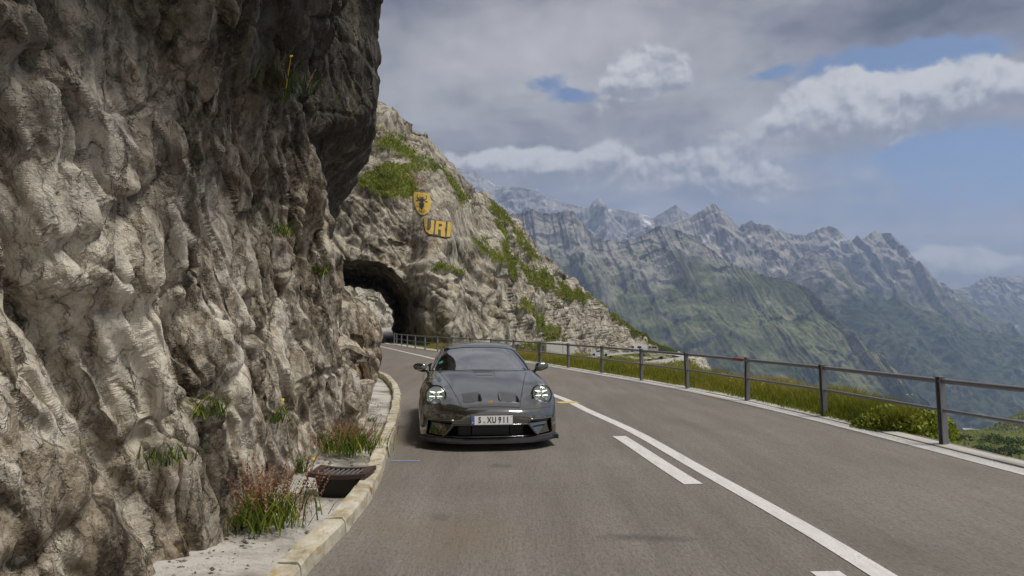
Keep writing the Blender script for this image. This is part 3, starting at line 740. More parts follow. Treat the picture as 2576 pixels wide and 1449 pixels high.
# the bore
ty = np.linspace(57.6, 91, 46); ta = np.linspace(-.12, math.pi + .12, 72); TA, TY = np.meshgrid(ta, ty)
rad = (1.012 - mn_(TA)) / SE(np.cos(TA), np.sin(TA)) + .05 * fbm(TA * 3, TY * .5, 0 * TA, 4, seed=61) + .05 * facets(TA * 4, TY * .6, 66, .4)[0] * sstep(TY, 58, 60)
fl = 1 + .06 * np.exp(-((TY - 57.6) / 1.3) ** 2)
TP = np.stack([TX(TY) + 5 * rad * fl * np.cos(TA), TY + .8 * fbm(TA * 2, TY * 0, 0 * TA, 3, seed=62) * np.exp(-((TY - 57.6) / 3) ** 2), 6.6 * rad * fl * np.sin(TA)], -1)
tag(mesh('tunnel', TP, grid_faces(46, 72), M['tunnel']), 'rough hewn rock tunnel the mountain road runs into', 'tunnel')
# outer ground beyond the tunnel and the rock behind it
gx, gy = np.meshgrid(np.linspace(-95, -9, 60), np.linspace(50, 150, 50))
gz = -.06 + VZ(gy) - 7 * sstep(gx, -8, 14) - .4 * sstep(gy, 50, 58) * 0
tag(mesh('ground', np.stack([gx, gy, gz], -1), grid_faces(50, 60), M['apron'], None, True), kind='structure')
ex = np.concatenate([np.linspace(-75, -40, 40), np.linspace(-39.7, -4, 150)]); ez = np.linspace(-1, 26, 120); EX, EZ = np.meshgrid(ex, ez)
EY = 116 + .55 * EZ + np.where(EX > -13, (EX + 13) * -.75, 0)
e1_, e2_ = facets((EX + .4 * EZ) / 3.0, EZ / 4.5, 71), facets((EX + .4 * EZ) / 1.1, EZ / 1.7, 72)
EY = EY - .7 * e1_[0] - .3 * e2_[0] - .9 * fbm(EX * .3, EZ * .3, 0 * EX, 5, seed=73)
far = mesh('rock_face', np.stack([EX, EY, EZ], -1), grid_faces(120, len(ex)), M['stone']); tag(far, kind='structure')

def worn(name, col):
    m, t, b = new_mat(name); P = t.node('ShaderNodeNewGeometry').outputs['Position']; n1 = t.noise(P, 1.1, 7, .7); n2 = t.noise(P, 4, 6, .7)
    c = t.mix(n2, [q * .7 for q in col], [q * 1.2 for q in col]); c = t.mix(t.ss(t.m('ADD', t.m('MULTIPLY', n1, .6), t.m('MULTIPLY', n2, .4)), .55, .64, 0, .45), c, (.23, .19, .12)); t.put(b.inputs['Base Color'], c); b.inputs['Roughness'].default_value = .9
    t.put(b.inputs['Normal'], t.bump(n1, .9, .2)); return m
# painted shield and letters lie on the flattened faces
PAINT = [worn('yellow rock paint', (.50, .335, .06)), plain('black rock paint', (.022, .022, .028), .8, var=.3, scale=2)]


def plane_at(px, py):
    pts = []; ok = None
    for a, b_ in ((0, 0), (12, 0), (0, 12), (-12, 0), (0, -12), (10, 10), (-10, -10)):
        h_, n_ = hit(hill_bvh, px + a, py + b_)
        if h_ is not None: pts.append(h_)
    pts = np.array(pts); c_ = pts.mean(0); n_ = np.linalg.svd(pts - c_)[2][2]
    if n_[1] > 0: n_ = -n_
    return c_, n_


def on_plane(c_, n_, px, py, lift):
    d = ray(px, py); o_ = np.array([0, 0, CAMH]); s_ = np.dot(c_ + n_ * lift - o_, n_) / np.dot(d, n_); return o_ + d * s_


def painted(name, poly, pl, lift, mat, parent, th=.05):
    import bmesh
    bm = bmesh.new(); bm.faces.new([bm.verts.new((x, y, 0)) for x, y in poly]); bm.normal_update(); bmesh.ops.triangulate(bm, faces=bm.faces[:])
    for _ in range(4):
        ed = [e for e in bm.edges if e.calc_length() > 3.2]
        if not ed: break
        bmesh.ops.subdivide_edges(bm, edges=ed, cuts=1); bmesh.ops.triangulate(bm, faces=bm.faces[:])
    for v_ in bm.verts:
        h_, n_ = hit(hill_bvh, v_.co.x, v_.co.y)
        if h_ is None: h_, n_ = on_plane(pl[0], pl[1], v_.co.x, v_.co.y, 0), pl[1]
        v_.co = Vector(h_ + pl[1] * lift)
    bm.normal_update(); me = bpy.data.meshes.new(name); bm.to_mesh(me); bm.free(); me.materials.append(mat); o = bpy.data.objects.new(name, me); COL.objects.link(o); o.parent = parent; return o


zc = lambda pts: [((1360 + x * 220 / 1449) * .736, (620 + y * 220 / 1449) * .736) for x, y in pts]
pl1 = plane_at(1062, 512)
shield = empty('painted_shield', (0, 0, 0)); tag(shield, 'yellow shield with black bull head painted on the cliff above the tunnel', 'coat of arms')
painted('field', zc([(358, 250), (470, 258), (600, 280), (715, 292), (735, 380), (748, 520), (745, 620), (700, 710), (640, 755), (590, 772), (530, 768), (470, 725), (420, 640), (385, 540), (362, 400)]), pl1, .10, PAINT[0], shield)
painted('bull_head', zc([(482, 430), (520, 408), (565, 402), (605, 425), (628, 455), (612, 470), (575, 475), (580, 505), (612, 515), (598, 570), (578, 625), (560, 642), (530, 640), (508, 610), (500, 560), (485, 510), (520, 505), (528, 478), (495, 465)]), pl1, .14, PAINT[1], shield, .03)
painted('ear', zc([(415, 448), (440, 440), (484, 448), (470, 464), (430, 462)]), pl1, .14, PAINT[1], shield, .03)
painted('ear', zc([(618, 478), (655, 470), (698, 486), (668, 498), (628, 492)]), pl1, .14, PAINT[1], shield, .03)


def stroke(name, pts, wd, pl, lift, mat, parent):
    pts = np.array(pts, float); tg = np.gradient(pts, axis=0); tg /= np.linalg.norm(tg, axis=1, keepdims=True); nr = np.stack([-tg[:, 1], tg[:, 0]], -1)
    wv = np.array(wd if hasattr(wd, '__len__') else [wd] * len(pts))[:, None] / 2
    return painted(name, zc(np.concatenate([pts + nr * wv, (pts - nr * wv)[::-1]]).tolist()), pl, lift, mat, parent, .03)


stroke('horn', [(490, 425), (460, 405), (442, 370), (447, 340), (470, 318)], [26, 20, 15, 11, 5], pl1, .14, PAINT[1], shield)
stroke('horn', [(618, 432), (645, 425), (662, 395), (658, 365), (628, 335)], [26, 22, 17, 12, 5], pl1, .14, PAINT[1], shield)
for q in range(6): stroke('forelock', [(490 + q * 22, 395 + q * 2), (492 + q * 22, 365 + q * 2)], 13, pl1, .14, PAINT[1], shield)
stroke('nose_ring', [(505, 640), (492, 672), (508, 702), (545, 718), (590, 712), (612, 690), (608, 655), (585, 635)], 9, pl1, .14, PAINT[1], shield)
stroke('tongue', [(548, 640), (548, 692)], 12, pl1, .14, PAINT[1], shield)
pl2 = plane_at(1098, 577)
letters = empty('painted_letters', (0, 0, 0)); tag(letters, 'big yellow letters URI painted on the cliff below the bull shield', 'painted sign')
for nm, poly in (('ground_coat', [(545, 850), (690, 868), (1170, 925), (1200, 960), (1180, 1270), (1060, 1290), (900, 1250), (650, 1215), (575, 1130)]),): painted(nm, zc(poly), pl2, .10, plain('dark lettering ground', (.06, .055, .05), .85, var=.4, scale=2), letters, .4)
painted('letter_u', zc([(560, 862), (650, 878), (640, 1040), (640, 1120), (690, 1130), (722, 1060), (722, 896), (800, 906), (792, 1110), (770, 1215), (690, 1205), (605, 1150), (580, 1060)]), pl2, .16, PAINT[0], letters)
r_ = empty('letter_r'); r_.parent = letters
painted('stem', zc([(840, 909), (905, 915), (880, 1225), (808, 1217)]), pl2, .16, PAINT[0], r_)
painted('bowl', zc([(905, 915), (1060, 935), (1052, 1060), (1030, 1100), (1045, 1180), (1040, 1275), (945, 1262), (945, 1120), (897, 1110), (899, 1045), (960, 1040), (975, 1010), (960, 985), (902, 980)]), pl2, .16, PAINT[0], r_)
painted('letter_i', zc([(1100, 937), (1196, 950), (1180, 1120), (1160, 1275), (1072, 1271), (1088, 1120)]), pl2, .16, PAINT[0], letters)

# ------------------------------------------------------------------ lower slope, hairpin and its wall
def patch(name, rows, mat, nu=160, nv_=70, amp=(.8, .3), grass=None, seed=0, structure=True):
    """terrain patch: rows of (px, py, depth) control points from top to bottom"""
    R = np.array([catmull(np.array([at(*q) for q in r]), 20) for r in rows])
    k_ = np.linspace(0, R.shape[1] - 1, nu); R = np.array([[np.array([np.interp(kk, np.arange(R.shape[1]), r[:, i]) for i in range(3)]) for kk in k_] for r in R])
    R = catmull(R, max(1, nv_ // (len(rows) - 1)))
    n_ = grid_normals(R); n_ *= np.sign(n_[..., 2:3] + 1e-9); X_, Y_, Z_ = R[..., 0], R[..., 1], R[..., 2]
    a1 = facets((X_ + .4 * Z_) / 3.2, (Z_ + .5 * Y_) / 3.5, seed + 1)[0]; a2 = facets((X_ + .4 * Z_) / 1.2, (Z_ + .5 * Y_) / 1.3, seed + 2)[0]
    fade = np.minimum(1, np.linspace(0, 8, R.shape[0]))[:, None]
    d_ = (amp[0] * a1 + amp[1] * a2 + amp[0] * 1.4 * fbm(X_ * .12, Y_ * .1, Z_ * .12, 4, seed=seed + 3)) * fade
    R2 = R + n_ * d_[..., None]; o = mesh(name, R2, grid_faces(*R.shape[:2]), mat)
    if structure: tag(o, kind='structure')
    if grass is not None:
        gv = grass + .8 * fbm(X_ * .1, Y_ * .1, Z_ * .1, 4, seed=seed + 5); a_ = o.data.attributes.new('grass', 'FLOAT', 'POINT'); a_.data.foreach_set('value', np.ascontiguousarray(gv, np.float32).ravel())
    return o, R2


lower, lowP = patch('lower_slope', [[(1180, 925, 60), (1300, 937, 80), (1400, 955, 92), (1490, 944, 115), (1600, 927, 150), (1700, 914, 178), (1745, 908, 188)],
                                    [(1180, 960, 52), (1300, 965, 64), (1400, 968, 82), (1490, 960, 102), (1600, 946, 130), (1700, 935, 152), (1765, 935, 168)],
                                    [(1180, 1010, 40), (1300, 1010, 48), (1400, 1005, 60), (1490, 1000, 75), (1600, 985, 95), (1710, 980, 112), (1800, 985, 128)],
                                    [(1180, 1150, 30), (1300, 1150, 34), (1400, 1150, 38), (1490, 1150, 45), (1600, 1150, 55), (1710, 1150, 66), (1830, 1110, 90)]], M['hill'], 200, 120, (.7, .25), .5, 80)
bank, _b = patch('road_bank', [[(1420, 917, 104), (1500, 900.5, 144), (1560, 892.5, 174), (1640, 889.5, 198), (1690, 893, 197)], [(1425, 928, 101), (1500, 912, 136), (1560, 904, 162), (1640, 898, 186), (1693, 897, 192)], [(1430, 938, 100), (1500, 925.5, 128), (1560, 917, 148), (1640, 908, 172), (1697, 901, 187)]], M['hill'], 100, 50, (.5, .25), .55, 90)


def px_ribbon(name, a, b_, mat, n=60):
    A_ = catmull(np.array([at(*q) for q in a]), 16); B_ = catmull(np.array([at(*q) for q in b_]), 16); V = np.stack([A_, B_], 1)
    return tag(mesh(name, V, grid_faces(len(A_), 2), mat, None, True), kind='structure')


px_ribbon('lower_road', [(1420, 940, 98), (1520, 921, 135), (1600, 911.5, 160), (1680, 902, 183), (1712, 898, 192)], [(1420, 956, 92), (1520, 936, 128), (1600, 924, 152), (1700, 911, 180), (1748, 903, 190)], M['far_road'])
px_ribbon('upper_road', [(1420, 909, 110), (1500, 893, 154), (1560, 887.5, 184), (1600, 885.5, 201), (1640, 885, 209), (1700, 888, 209), (1752, 895, 204), (1765, 901, 196)], [(1420, 918, 103), (1500, 900, 145), (1560, 892, 175), (1600, 889, 193), (1640, 889, 200), (1690, 893, 198), (1712, 898, 194), (1735, 905, 189)], M['far_road'])
# dry-stone retaining wall under the hairpin: single stones
rw = empty('retaining_wall', at(1760, 900, 190)); tag(rw, 'pale dry stone retaining wall holding up the hairpin bend', 'retaining wall')
smesh = []
for s_ in range(6):
    o = block('stone', (0, 0, 0), (1.5, 1.2, .8), (0, 0, 0), 100 + s_, M['stone'], None); smesh.append(o.data); bpy.data.objects.remove(o)
Wt = [at(1728, 897, 193), at(1750, 896, 196), at(1768, 900, 196)]; Wb = [at(1762, 975, 160), at(1795, 985, 158), at(1826, 1000, 156)]
tl, tr_, bl, br_ = np.array(Wt[0]), np.array(Wt[2]), np.array(Wb[0]), np.array(Wb[2])
nrow, ncol = 26, 11
wn = np.cross(tr_ - tl, bl - tl); wn /= np.linalg.norm(wn); wn *= -np.sign(wn[1])
core = mesh('core', np.array([tl - wn * .4, tr_ - wn * .4, br_ - wn * .4, bl - wn * .4]), [(0, 1, 2, 3)], M['stone']); core.parent = rw; core.matrix_parent_inverse = Matrix.Translation(-rw.location)
for i in range(nrow):
    for j in range(ncol):
        a = (i + .5) / nrow; c_ = (j + .5 + (.25 if i % 2 else -.25)) / ncol; p = (tl * (1 - c_) + tr_ * c_) * (1 - a) + (bl * (1 - c_) + br_ * c_) * a + wn * random.uniform(-.05, .2)
        o = bpy.data.objects.new('stone', smesh[random.randrange(6)]); COL.objects.link(o); o.parent = rw; o.location = Vector(p) - rw.location
        o.rotation_euler = (random.uniform(-.5, .1), random.uniform(-.3, .3), random.uniform(-.5, .5)); k_ = random.uniform(.65, 1.0); o.scale = (k_ * 1.0, k_, k_ * 1.1)
# pale low wall at the foot of the hill
lw = MB(); a, b_ = at(1371, 861, 92), at(1442, 866, 100); dv = (b_ - a); ln = np.linalg.norm(dv); dv /= ln; angz = math.atan2(dv[1], dv[0])
for i in range(2):
    lw = MB(); s0, s1 = ((.0, .55), (.57, 1.0))[i]; c_ = a + (b_ - a) * (s0 + s1) / 2; lw.box((0, 0, -.8 + i * .12), (ln * (s1 - s0), .5, 1.9), None, .05); o = lw.build('low_wall', M['concrete']); o.location = c_; o.rotation_euler = (0, 0, angz)
    tag(o, ('longer left piece' if i == 0 else 'shorter higher piece') + ' of the pale concrete wall at the foot of the rocky hill', 'low wall', 'pale wall pieces')

# ------------------------------------------------------------------ verge, railing
fl0, fl1 = rp.LY(9.3), rp.LY(58)
Lf = np.concatenate([np.linspace(0, rp.LY(9.6), 60), np.linspace(rp.LY(9.65), rp.LY(50), 260), np.linspace(rp.LY(50.3), rp.LY(57.5), 30)])
Yf = rp.at(Lf)[:, 1]
wv = np.interp(Yf, [-9, 9.6, 10.6, 13, 20, 35, 50, 60], [.05, .05, .75, 1.4, 1.7, 1.6, .8, .4])
offs = np.array([0, .12, .25, .45, .7, .85, 1.0, 1.15, 1.4, 2, 3, 5, 8]); V = []
for i, l in enumerate(Lf):
    for q, s_ in enumerate(offs):
        if s_ <= 1: d_ = .30 + wv[i] * s_; z_ = .0 + .10 * math.sin(math.pi * min(1, s_ * 1.3)) * min(1, wv[i]) + (-.02 if s_ == 0 else 0)
        else: d_ = .30 + wv[i] + (s_ - 1) * .75; z_ = -(s_ - 1) * 1.7 * (1.0 if Yf[i] > 10 else 2.5)
        p = rp.off(np.array([l]), np.array([d_]))[0]; V.append((p[0], p[1], z_))
V = np.array(V, float); V[:, 2] += .05 * fbm(V[:, 0] * 1.3, V[:, 1] * 1.3, V[:, 2] * 0, 3, seed=90)
vg = mesh('verge', V, grid_faces(len(Lf), len(offs)), M['hill'], None, True); tag(vg, kind='structure')
a_ = vg.data.attributes.new('grass', 'FLOAT', 'POINT'); a_.data.foreach_set('value', np.full(len(V), .75, np.float32))
# edge stones between white line and railing
ek = empty('edge_kerb'); tag(ek, kind='structure')
L = 0.0
while L < rp.LY(56):
    ln = 1.0; La = np.linspace(L + .008, L + ln - .008, 4); z0 = .03 + random.uniform(-.006, .006); wj = random.uniform(-.02, .02); prof = [(.145, -.05), (.15, z0 - .012), (.34 + wj, z0 + .0), (.37 + wj, -.12)]
    V = [(*rp.off(np.array([l]), np.array([q]))[0], h) for l in La for q, h in prof]
    mesh('edge_stone', np.array(V), [(i * 4 + j, i * 4 + j + 1, i * 4 + j + 5, i * 4 + j + 4) for i in range(3) for j in range(3)] + [(3, 2, 1, 0), (12, 13, 14, 15)], M['concrete'], ek); L += ln

rail = empty('guard_railing', (0, 0, 0)); tag(rail, 'grey steel guard railing with two pipe rails along the valley side of the road', 'railing')
post_px = [(2375, 1122), (2075, 1050), (1880, 1009), (1730, 978), (1614, 957.5), (1515, 939.5), (1430, 926), (1357, 914)]
pp = [tuple(ground(*q)[:2]) for q in post_px]
fence_pts = [(6.6, -3), (6.45, .5), (6.28, 3.4), (6.02, 6.2)] + pp + [(1.15, 27.7), (.08, 30.4), (-1.02, 33.0), (-2.15, 35.6), (-3.3, 38.1), (-4.42, 40.7), (-5.5, 43.3), (-6.5, 46.0), (-7.45, 48.7), (-8.3, 51.4), (-9.1, 54.0), (-9.75, 56.6), (-10.0, 58.2)]
fence_pts = fence_pts[:4] + [p for p in fence_pts[4:]]
RH = .885
pm = MB()                                       # an H-section post with a cap plate
pm.box((-.036, 0, RH / 2), (.010, .08, RH)); pm.box((.036, 0, RH / 2), (.010, .08, RH)); pm.box((0, 0, RH / 2), (.062, .009, RH)); pm.box((0, 0, RH + .006), (.105, .10, .012))
pmesh = None
for i, (x, y) in enumerate(fence_pts):
    a = fence_pts[max(0, i - 1)]; b_ = fence_pts[min(len(fence_pts) - 1, i + 1)]; az_ = math.atan2(b_[1] - a[1], b_[0] - a[0])
    if pmesh is None: o = pm.build('post', M['galv']); pmesh = o.data
    else: o = bpy.data.objects.new('post', pmesh); COL.objects.link(o)
    o.parent = rail; o.location = (x, y, .0); o.rotation_euler = (random.gauss(0, .012), .02 + random.gauss(0, .012), az_)
fpath = catmull(np.array([(x, y, 0) for x, y in fence_pts]), 8)
for nm, h, r_t in (('top_rail', RH - .045, .034), ('middle_rail', RH * .52, .024)):
    MB().tube([(p[0], p[1], h) for p in fpath], r_t, 10).build(nm, M['galv'], rail, True)
rp_ = fence_pts[6]; dv = np.array(fence_pts[7]) - np.array(rp_); dv /= np.linalg.norm(dv)
MB().tube([(rp_[0] + dv[0] * s_, rp_[1] + dv[1] * s_, RH - .045) for s_ in (.12, .3, .5)], .0355, 10).build('painted_band', plain('faded red paint', (.33, .07, .05), .6), rail, True)

# ------------------------------------------------------------------ grass, flowers, plants


def blades(name, pos, h, wd, lean, tint, mat, kind='stuff', parent=None):
    n = len(pos); az_ = rng.uniform(0, 2 * math.pi, n); la = rng.uniform(0, 2 * math.pi, n); d = np.stack([np.cos(az_), np.sin(az_), 0 * az_], -1) * (wd / 2)[:, None]
    ld = np.stack([np.cos(la), np.sin(la), 0 * la], -1) * (lean * h)[:, None]; up = np.array([0, 0, 1.])
    p0, p1 = pos - d, pos + d; m0, m1 = pos - d * .7 + ld * .35 + up * (h * .55)[:, None], pos + d * .7 + ld * .35 + up * (h * .55)[:, None]; tp = pos + ld + up * h[:, None]
    V = np.stack([p0, p1, m1, m0, tp], 1).reshape(-1, 3); b_ = np.arange(n)[:, None] * 5
    Fq = np.concatenate([b_ + np.array([[0, 1, 2]]), b_ + np.array([[0, 2, 3]]), b_ + np.array([[3, 2, 4]])])
    o = mesh(name, V, Fq, mat, parent); a_ = o.data.attributes.new('tint', 'FLOAT', 'POINT'); a_.data.foreach_set('value', np.repeat(tint, 5).astype(np.float32))
    if kind: tag(o, kind=kind)
    return o


n = 52000
Lg = rp.LY(10.0) + (rp.LY(46) - rp.LY(10.0)) * rng.random(n) ** 1.6
Yg = rp.at(Lg)[:, 1]; wg = np.interp(Yg, Yf, wv); tg_ = rng.random(n); dither = rng.random(n) + .6 * noise3(Lg * 1.2, 0 * Lg, 0 * Lg, 97); P0 = rp.off(Lg, .16 + .12 * dither + wg * tg_ * 1.15)
dens = fbm(P0[:, 0] * .8, P0[:, 1] * .8, 0 * Yg, 3, seed=95); hgt = np.clip(.08 + .24 * tg_ + .25 * dens * tg_ + .10 * rng.random(n), .05, .6) * np.interp(tg_, [0, .25, 1], [.45, .8, 1.15])
tn = np.clip(.52 + .55 * fbm(P0[:, 0] * .5, P0[:, 1] * .35, 0 * Yg + 3, 3, seed=96) + .30 * (tg_ - .4) + rng.normal(0, .13, n) - .25 * np.exp(-((Yg - 11) / 1.5) ** 2), 0, 1)
pz = .03 + .08 * np.sin(np.pi * np.clip(tg_ * 1.3, 0, 1)) - np.maximum(0, tg_ * 1.15 - 1) * 1.2
blades('verge_grass', np.column_stack([P0, pz]), hgt, rng.uniform(.008, .02, n), rng.uniform(.1, .7, n), tn, M['grass'])
# tufts on the grassy parts of the hill and the lower slope
idx = np.flatnonzero((grs.ravel() > .5) & front.ravel() & (rng.random(grs.size) < .55)); pt = hv_[idx] - np.array([0, 0, .1]); sc2 = np.clip(pt[:, 1] / 90, .7, 1.6)
blades('hill_grass', pt + rng.normal(0, .15, pt.shape), rng.uniform(.12, .36, len(pt)) * sc2, rng.uniform(.08, .22, len(pt)) * sc2, rng.uniform(.3, 1.1, len(pt)), np.clip(rng.normal(.34, .16, len(pt)) + .35 * fbm(pt[:, 0] * .12, pt[:, 1] * .12, pt[:, 2] * .12, 3, seed=99), 0, .8), M['grass'])
lp = lowP.reshape(-1, 3); lp = lp[rng.random(len(lp)) < .8]
blades('slope_grass', lp + rng.normal(0, .3, lp.shape), rng.uniform(.3, .9, len(lp)), rng.uniform(.1, .3, len(lp)), rng.uniform(.3, 1.1, len(lp)), np.clip(rng.normal(.5, .2, len(lp)), 0, 1), M['grass'])


def flowers(name, pts, r, mat, label, cat, kind=None):
    mb = MB()
    for p in pts: mb.lathe([(.001, .006), (r * .6, .004), (r, .0), (r * .5, -.006)], p, (random.uniform(-.4, .4), -.5, 1), 6)
    o = mb.build(name, mat); return tag(o, label, cat, None, kind)


fp = []
for i in range(60):
    l = rp.LY(10.2) + (rp.LY(27) - rp.LY(10.2)) * random.random(); s_ = random.random(); Yq = rp.at(np.array([l]))[0, 1]; wq = float(np.interp(Yq, Yf, wv)); p = rp.off(np.array([l]), np.array([.5 + wq * s_]))[0]; fp.append((p[0], p[1], .22 + .3 * s_ + random.random() * .12))
flowers('verge_flowers', fp, .014, M['petal'], None, None, 'stuff')


def clump(name, label, c, nrm, nl, r, hgt_, red=0, hs=.5, cat='plant', flow=0, seed=0, drop=.0, tint=.45, fm='petal'):
    """a wild plant: leaf blades, reddish seed stalks, flowers"""
    rs = np.random.default_rng(seed + 200); c = np.array(c); root = empty(name, tuple(c)); tag(root, label, cat)
    def pos(n_, k_=1.0): return np.column_stack([rs.normal(0, r * k_ * .5, n_), rs.normal(0, r * k_ * .5, n_), rs.uniform(-.03, .03, n_)])
    global rng; keep = rng; rng = rs
    blades('leaves', pos(nl), rs.uniform(.35, 1, nl) * hgt_, rs.uniform(.005, .013, nl) * (1 + hgt_), rs.uniform(.2, 1.1, nl), np.clip(rs.normal(tint, .25, nl), 0, 1), M['leaf'], 'stuff', root)
    if red:
        V = []; Ff = []; T = []
        for i in range(red):
            p = pos(1, 1.1)[0]; ln = hs * rs.uniform(.6, 1.1); a = rs.uniform(0, 6.28); d = np.array([math.cos(a) * .45 * ln, math.sin(a) * .45 * ln, ln]); tn_ = rs.uniform(0, 1)
            for s_ in np.linspace(.0, 1, 16):
                q = p + d * s_ - np.array([0, 0, .12 * ln * s_ * s_]); w_ = .004 if s_ < .35 else .012 * (1.25 - s_) + .006; e = rs.normal(0, 1, 3); e /= np.linalg.norm(e); f_ = np.cross(e, d / ln); b0 = len(V)
                V += [q - e * w_, q + e * w_, q + f_ * w_ + d * .045, q - f_ * w_ + d * .03]; Ff += [(b0, b0 + 1, b0 + 2), (b0, b0 + 1, b0 + 3)]; T += [tn_] * 4
        o = mesh('seed_stalks', np.array(V), np.array(Ff), M['seed'], root); a_ = o.data.attributes.new('tint', 'FLOAT', 'POINT'); a_.data.foreach_set('value', np.array(T, np.float32)); tag(o, kind='stuff')
    rng = keep
    for i in range(flow):
        mb = MB(); p = pos(1, 1.2)[0] + np.array([0, 0, hgt_ * rs.uniform(.6, 1.1)]); mb.lathe([(.001, .005), (.012, .004), (.019, .0), (.008, -.006)], p, (0, -1, .6), 7); mb.tube([p, p * np.array([.6, .6, 0])], .003, 4); mb.build('flower', M[fm], root)
    return root


def on_cliff(px, py, inset=.02):
    h_, n_ = hit(cliff_bvh, px, py)
    if h_ is None: g_ = ground(px, py, .06); return g_
    return h_ - n_ * inset


g = ground(668, 1318, .06)
clump('dock_plant', 'large rust red dock plant with green leaves at the foot of the cliff', g + np.array([0, .05, 0]), None, 380, .28, .32, 64, .52, seed=1, tint=.6)
g = ground(880, 1135, .06)
clump('grass_tuft', 'orange and green grass tuft growing on the apron behind the drain grate', g + np.array([.0, .05, 0]), None, 420, .36, .36, 70, .42, seed=2, tint=.65)
for k_, (px, py, nm, lab, nl, r, h_, red, hs, fl_, tnt) in enumerate((
        (705, 235, 'cliff_plant', 'dark green and red plant high on the cliff under the ochre stains', 160, .35, .30, 22, .35, 1, .15),
        (708, 590, 'cliff_plant', 'bright green fern tuft hanging in a crack halfway up the cliff', 150, .14, .20, 0, 0, 0, .6),
        (806, 690, 'cliff_plant', 'small green tuft on the cliff left of the tunnel mouth', 120, .14, .16, 0, 0, 0, .5),
        (520, 1045, 'cliff_plant', 'green weed in the dark crack of the lower near cliff', 140, .12, .16, 0, 0, 0, .5),
        (690, 1060, 'cliff_plant', 'sparse green weed with yellow flower below the middle of the cliff', 110, .12, .20, 0, 0, 1, .5),
        (745, 1190, 'cliff_plant', 'yellow flowered weed at the cliff foot left of the drain grate', 150, .13, .24, 4, .25, 3, .45),
        (915, 1065, 'cliff_plant', 'low green moss tuft under the rock blocks by the kerb bend', 200, .20, .14, 0, 0, 0, .6),
        (930, 945, 'cliff_plant', 'little yellow green tuft between the rock blocks at the road', 90, .10, .13, 0, 0, 0, .9),
        (800, 1105, 'cliff_plant', 'tiny yellow flowers on the cliff above the grass tuft', 50, .08, .12, 0, 0, 2, .5),
        (410, 1160, 'cliff_plant', 'mossy green tuft in the lower left cliff crack', 130, .13, .14, 0, 0, 0, .4),
        (600, 1340, 'cliff_plant', 'dark green moss at the cliff foot left of the dock plant', 200, .22, .13, 0, 0, 0, .25))):
    clump(nm, lab, on_cliff(px, py), None, nl, r, h_, red, hs, flow=min(fl_, 2), seed=10 + k_, tint=tnt)
# leafy bush where the verge ends
bc = ground(2215, 1085, 0); root = empty('shrub', (bc[0] + .5, bc[1] + .25, -.1)); tag(root, 'bright green leafy shrub at the end of the grass verge behind the railing', 'shrub')
n = 5200; a = rng.uniform(0, 2 * math.pi, n); b2 = np.arccos(rng.uniform(-.2, 1, n)); rr = rng.uniform(.55, 1, n) ** .5
lump = 1 + .35 * fbm(np.cos(a) * 1.6, np.sin(a) * 1.6, b2 * 1.3, 3, seed=120)
C3 = np.column_stack([.72 * rr * lump * np.sin(b2) * np.cos(a), .62 * rr * lump * np.sin(b2) * np.sin(a), .42 * rr * lump * np.cos(b2) + .05])
e1 = rng.normal(0, 1, (n, 3)); e1 /= np.linalg.norm(e1, axis=1, keepdims=True); e2 = np.cross(e1, rng.normal(0, 1, (n, 3))); e2 /= np.linalg.norm(e2, axis=1, keepdims=True); s_ = rng.uniform(.022, .045, n)[:, None]
V = np.stack([C3 - e1 * s_, C3 + e2 * s_ * .55, C3 + e1 * s_, C3 - e2 * s_ * .55], 1).reshape(-1, 3); o = mesh('foliage', V, np.arange(4 * n).reshape(-1, 4), M['leaf'], root)
a_ = o.data.attributes.new('tint', 'FLOAT', 'POINT'); a_.data.foreach_set('value', np.repeat(np.clip(rng.normal(.88, .2, n), 0, 1), 4).astype(np.float32))
st = MB()
for i in range(9): q = C3[i * 400]; st.tube([(0, 0, 0), q * .5 + np.array([0, 0, .05]), q], [.014, .009, .004], 5)
st.build('stems', M['rust'], root)

# loose chips fallen from the cliff into the gutter
n = 900; yy_ = 3.2 + 11.5 * rng.random(n) ** 1.3; xa_ = np.interp(yy_, kp.p[:, 1], kp.p[:, 0]) - .20; xb_ = np.interp(yy_, bp.p[:, 1], bp.p[:, 0]) - .15
q = rng.random(n) ** .6; xx_ = xa_ * (1 - q) + xb_ * q; gz_ = apZ[np.abs(apY[:, 0][:, None] - yy_[None]).argmin(0), np.clip((q * 20).astype(int), 0, 25)]
sz_ = .005 + .022 * rng.random(n) ** 5; oc = np.array([(1, 0, 0), (0, 1, 0), (-1, 0, 0), (0, -1, 0), (0, 0, .7), (0, 0, -.5)]); ofs = np.array([(0, 1, 4), (1, 2, 4), (2, 3, 4), (3, 0, 4), (1, 0, 5), (2, 1, 5), (3, 2, 5), (0, 3, 5)])
V = (np.column_stack([xx_, yy_, gz_ + .004])[:, None] + oc[None] * sz_[:, None, None] * rng.uniform(.6, 1.3, (n, 6, 1))).reshape(-1, 3)
tag(mesh('gravel', V, (np.arange(n)[:, None, None] * 6 + ofs[None]).reshape(-1, 3), M['block']), kind='stuff')

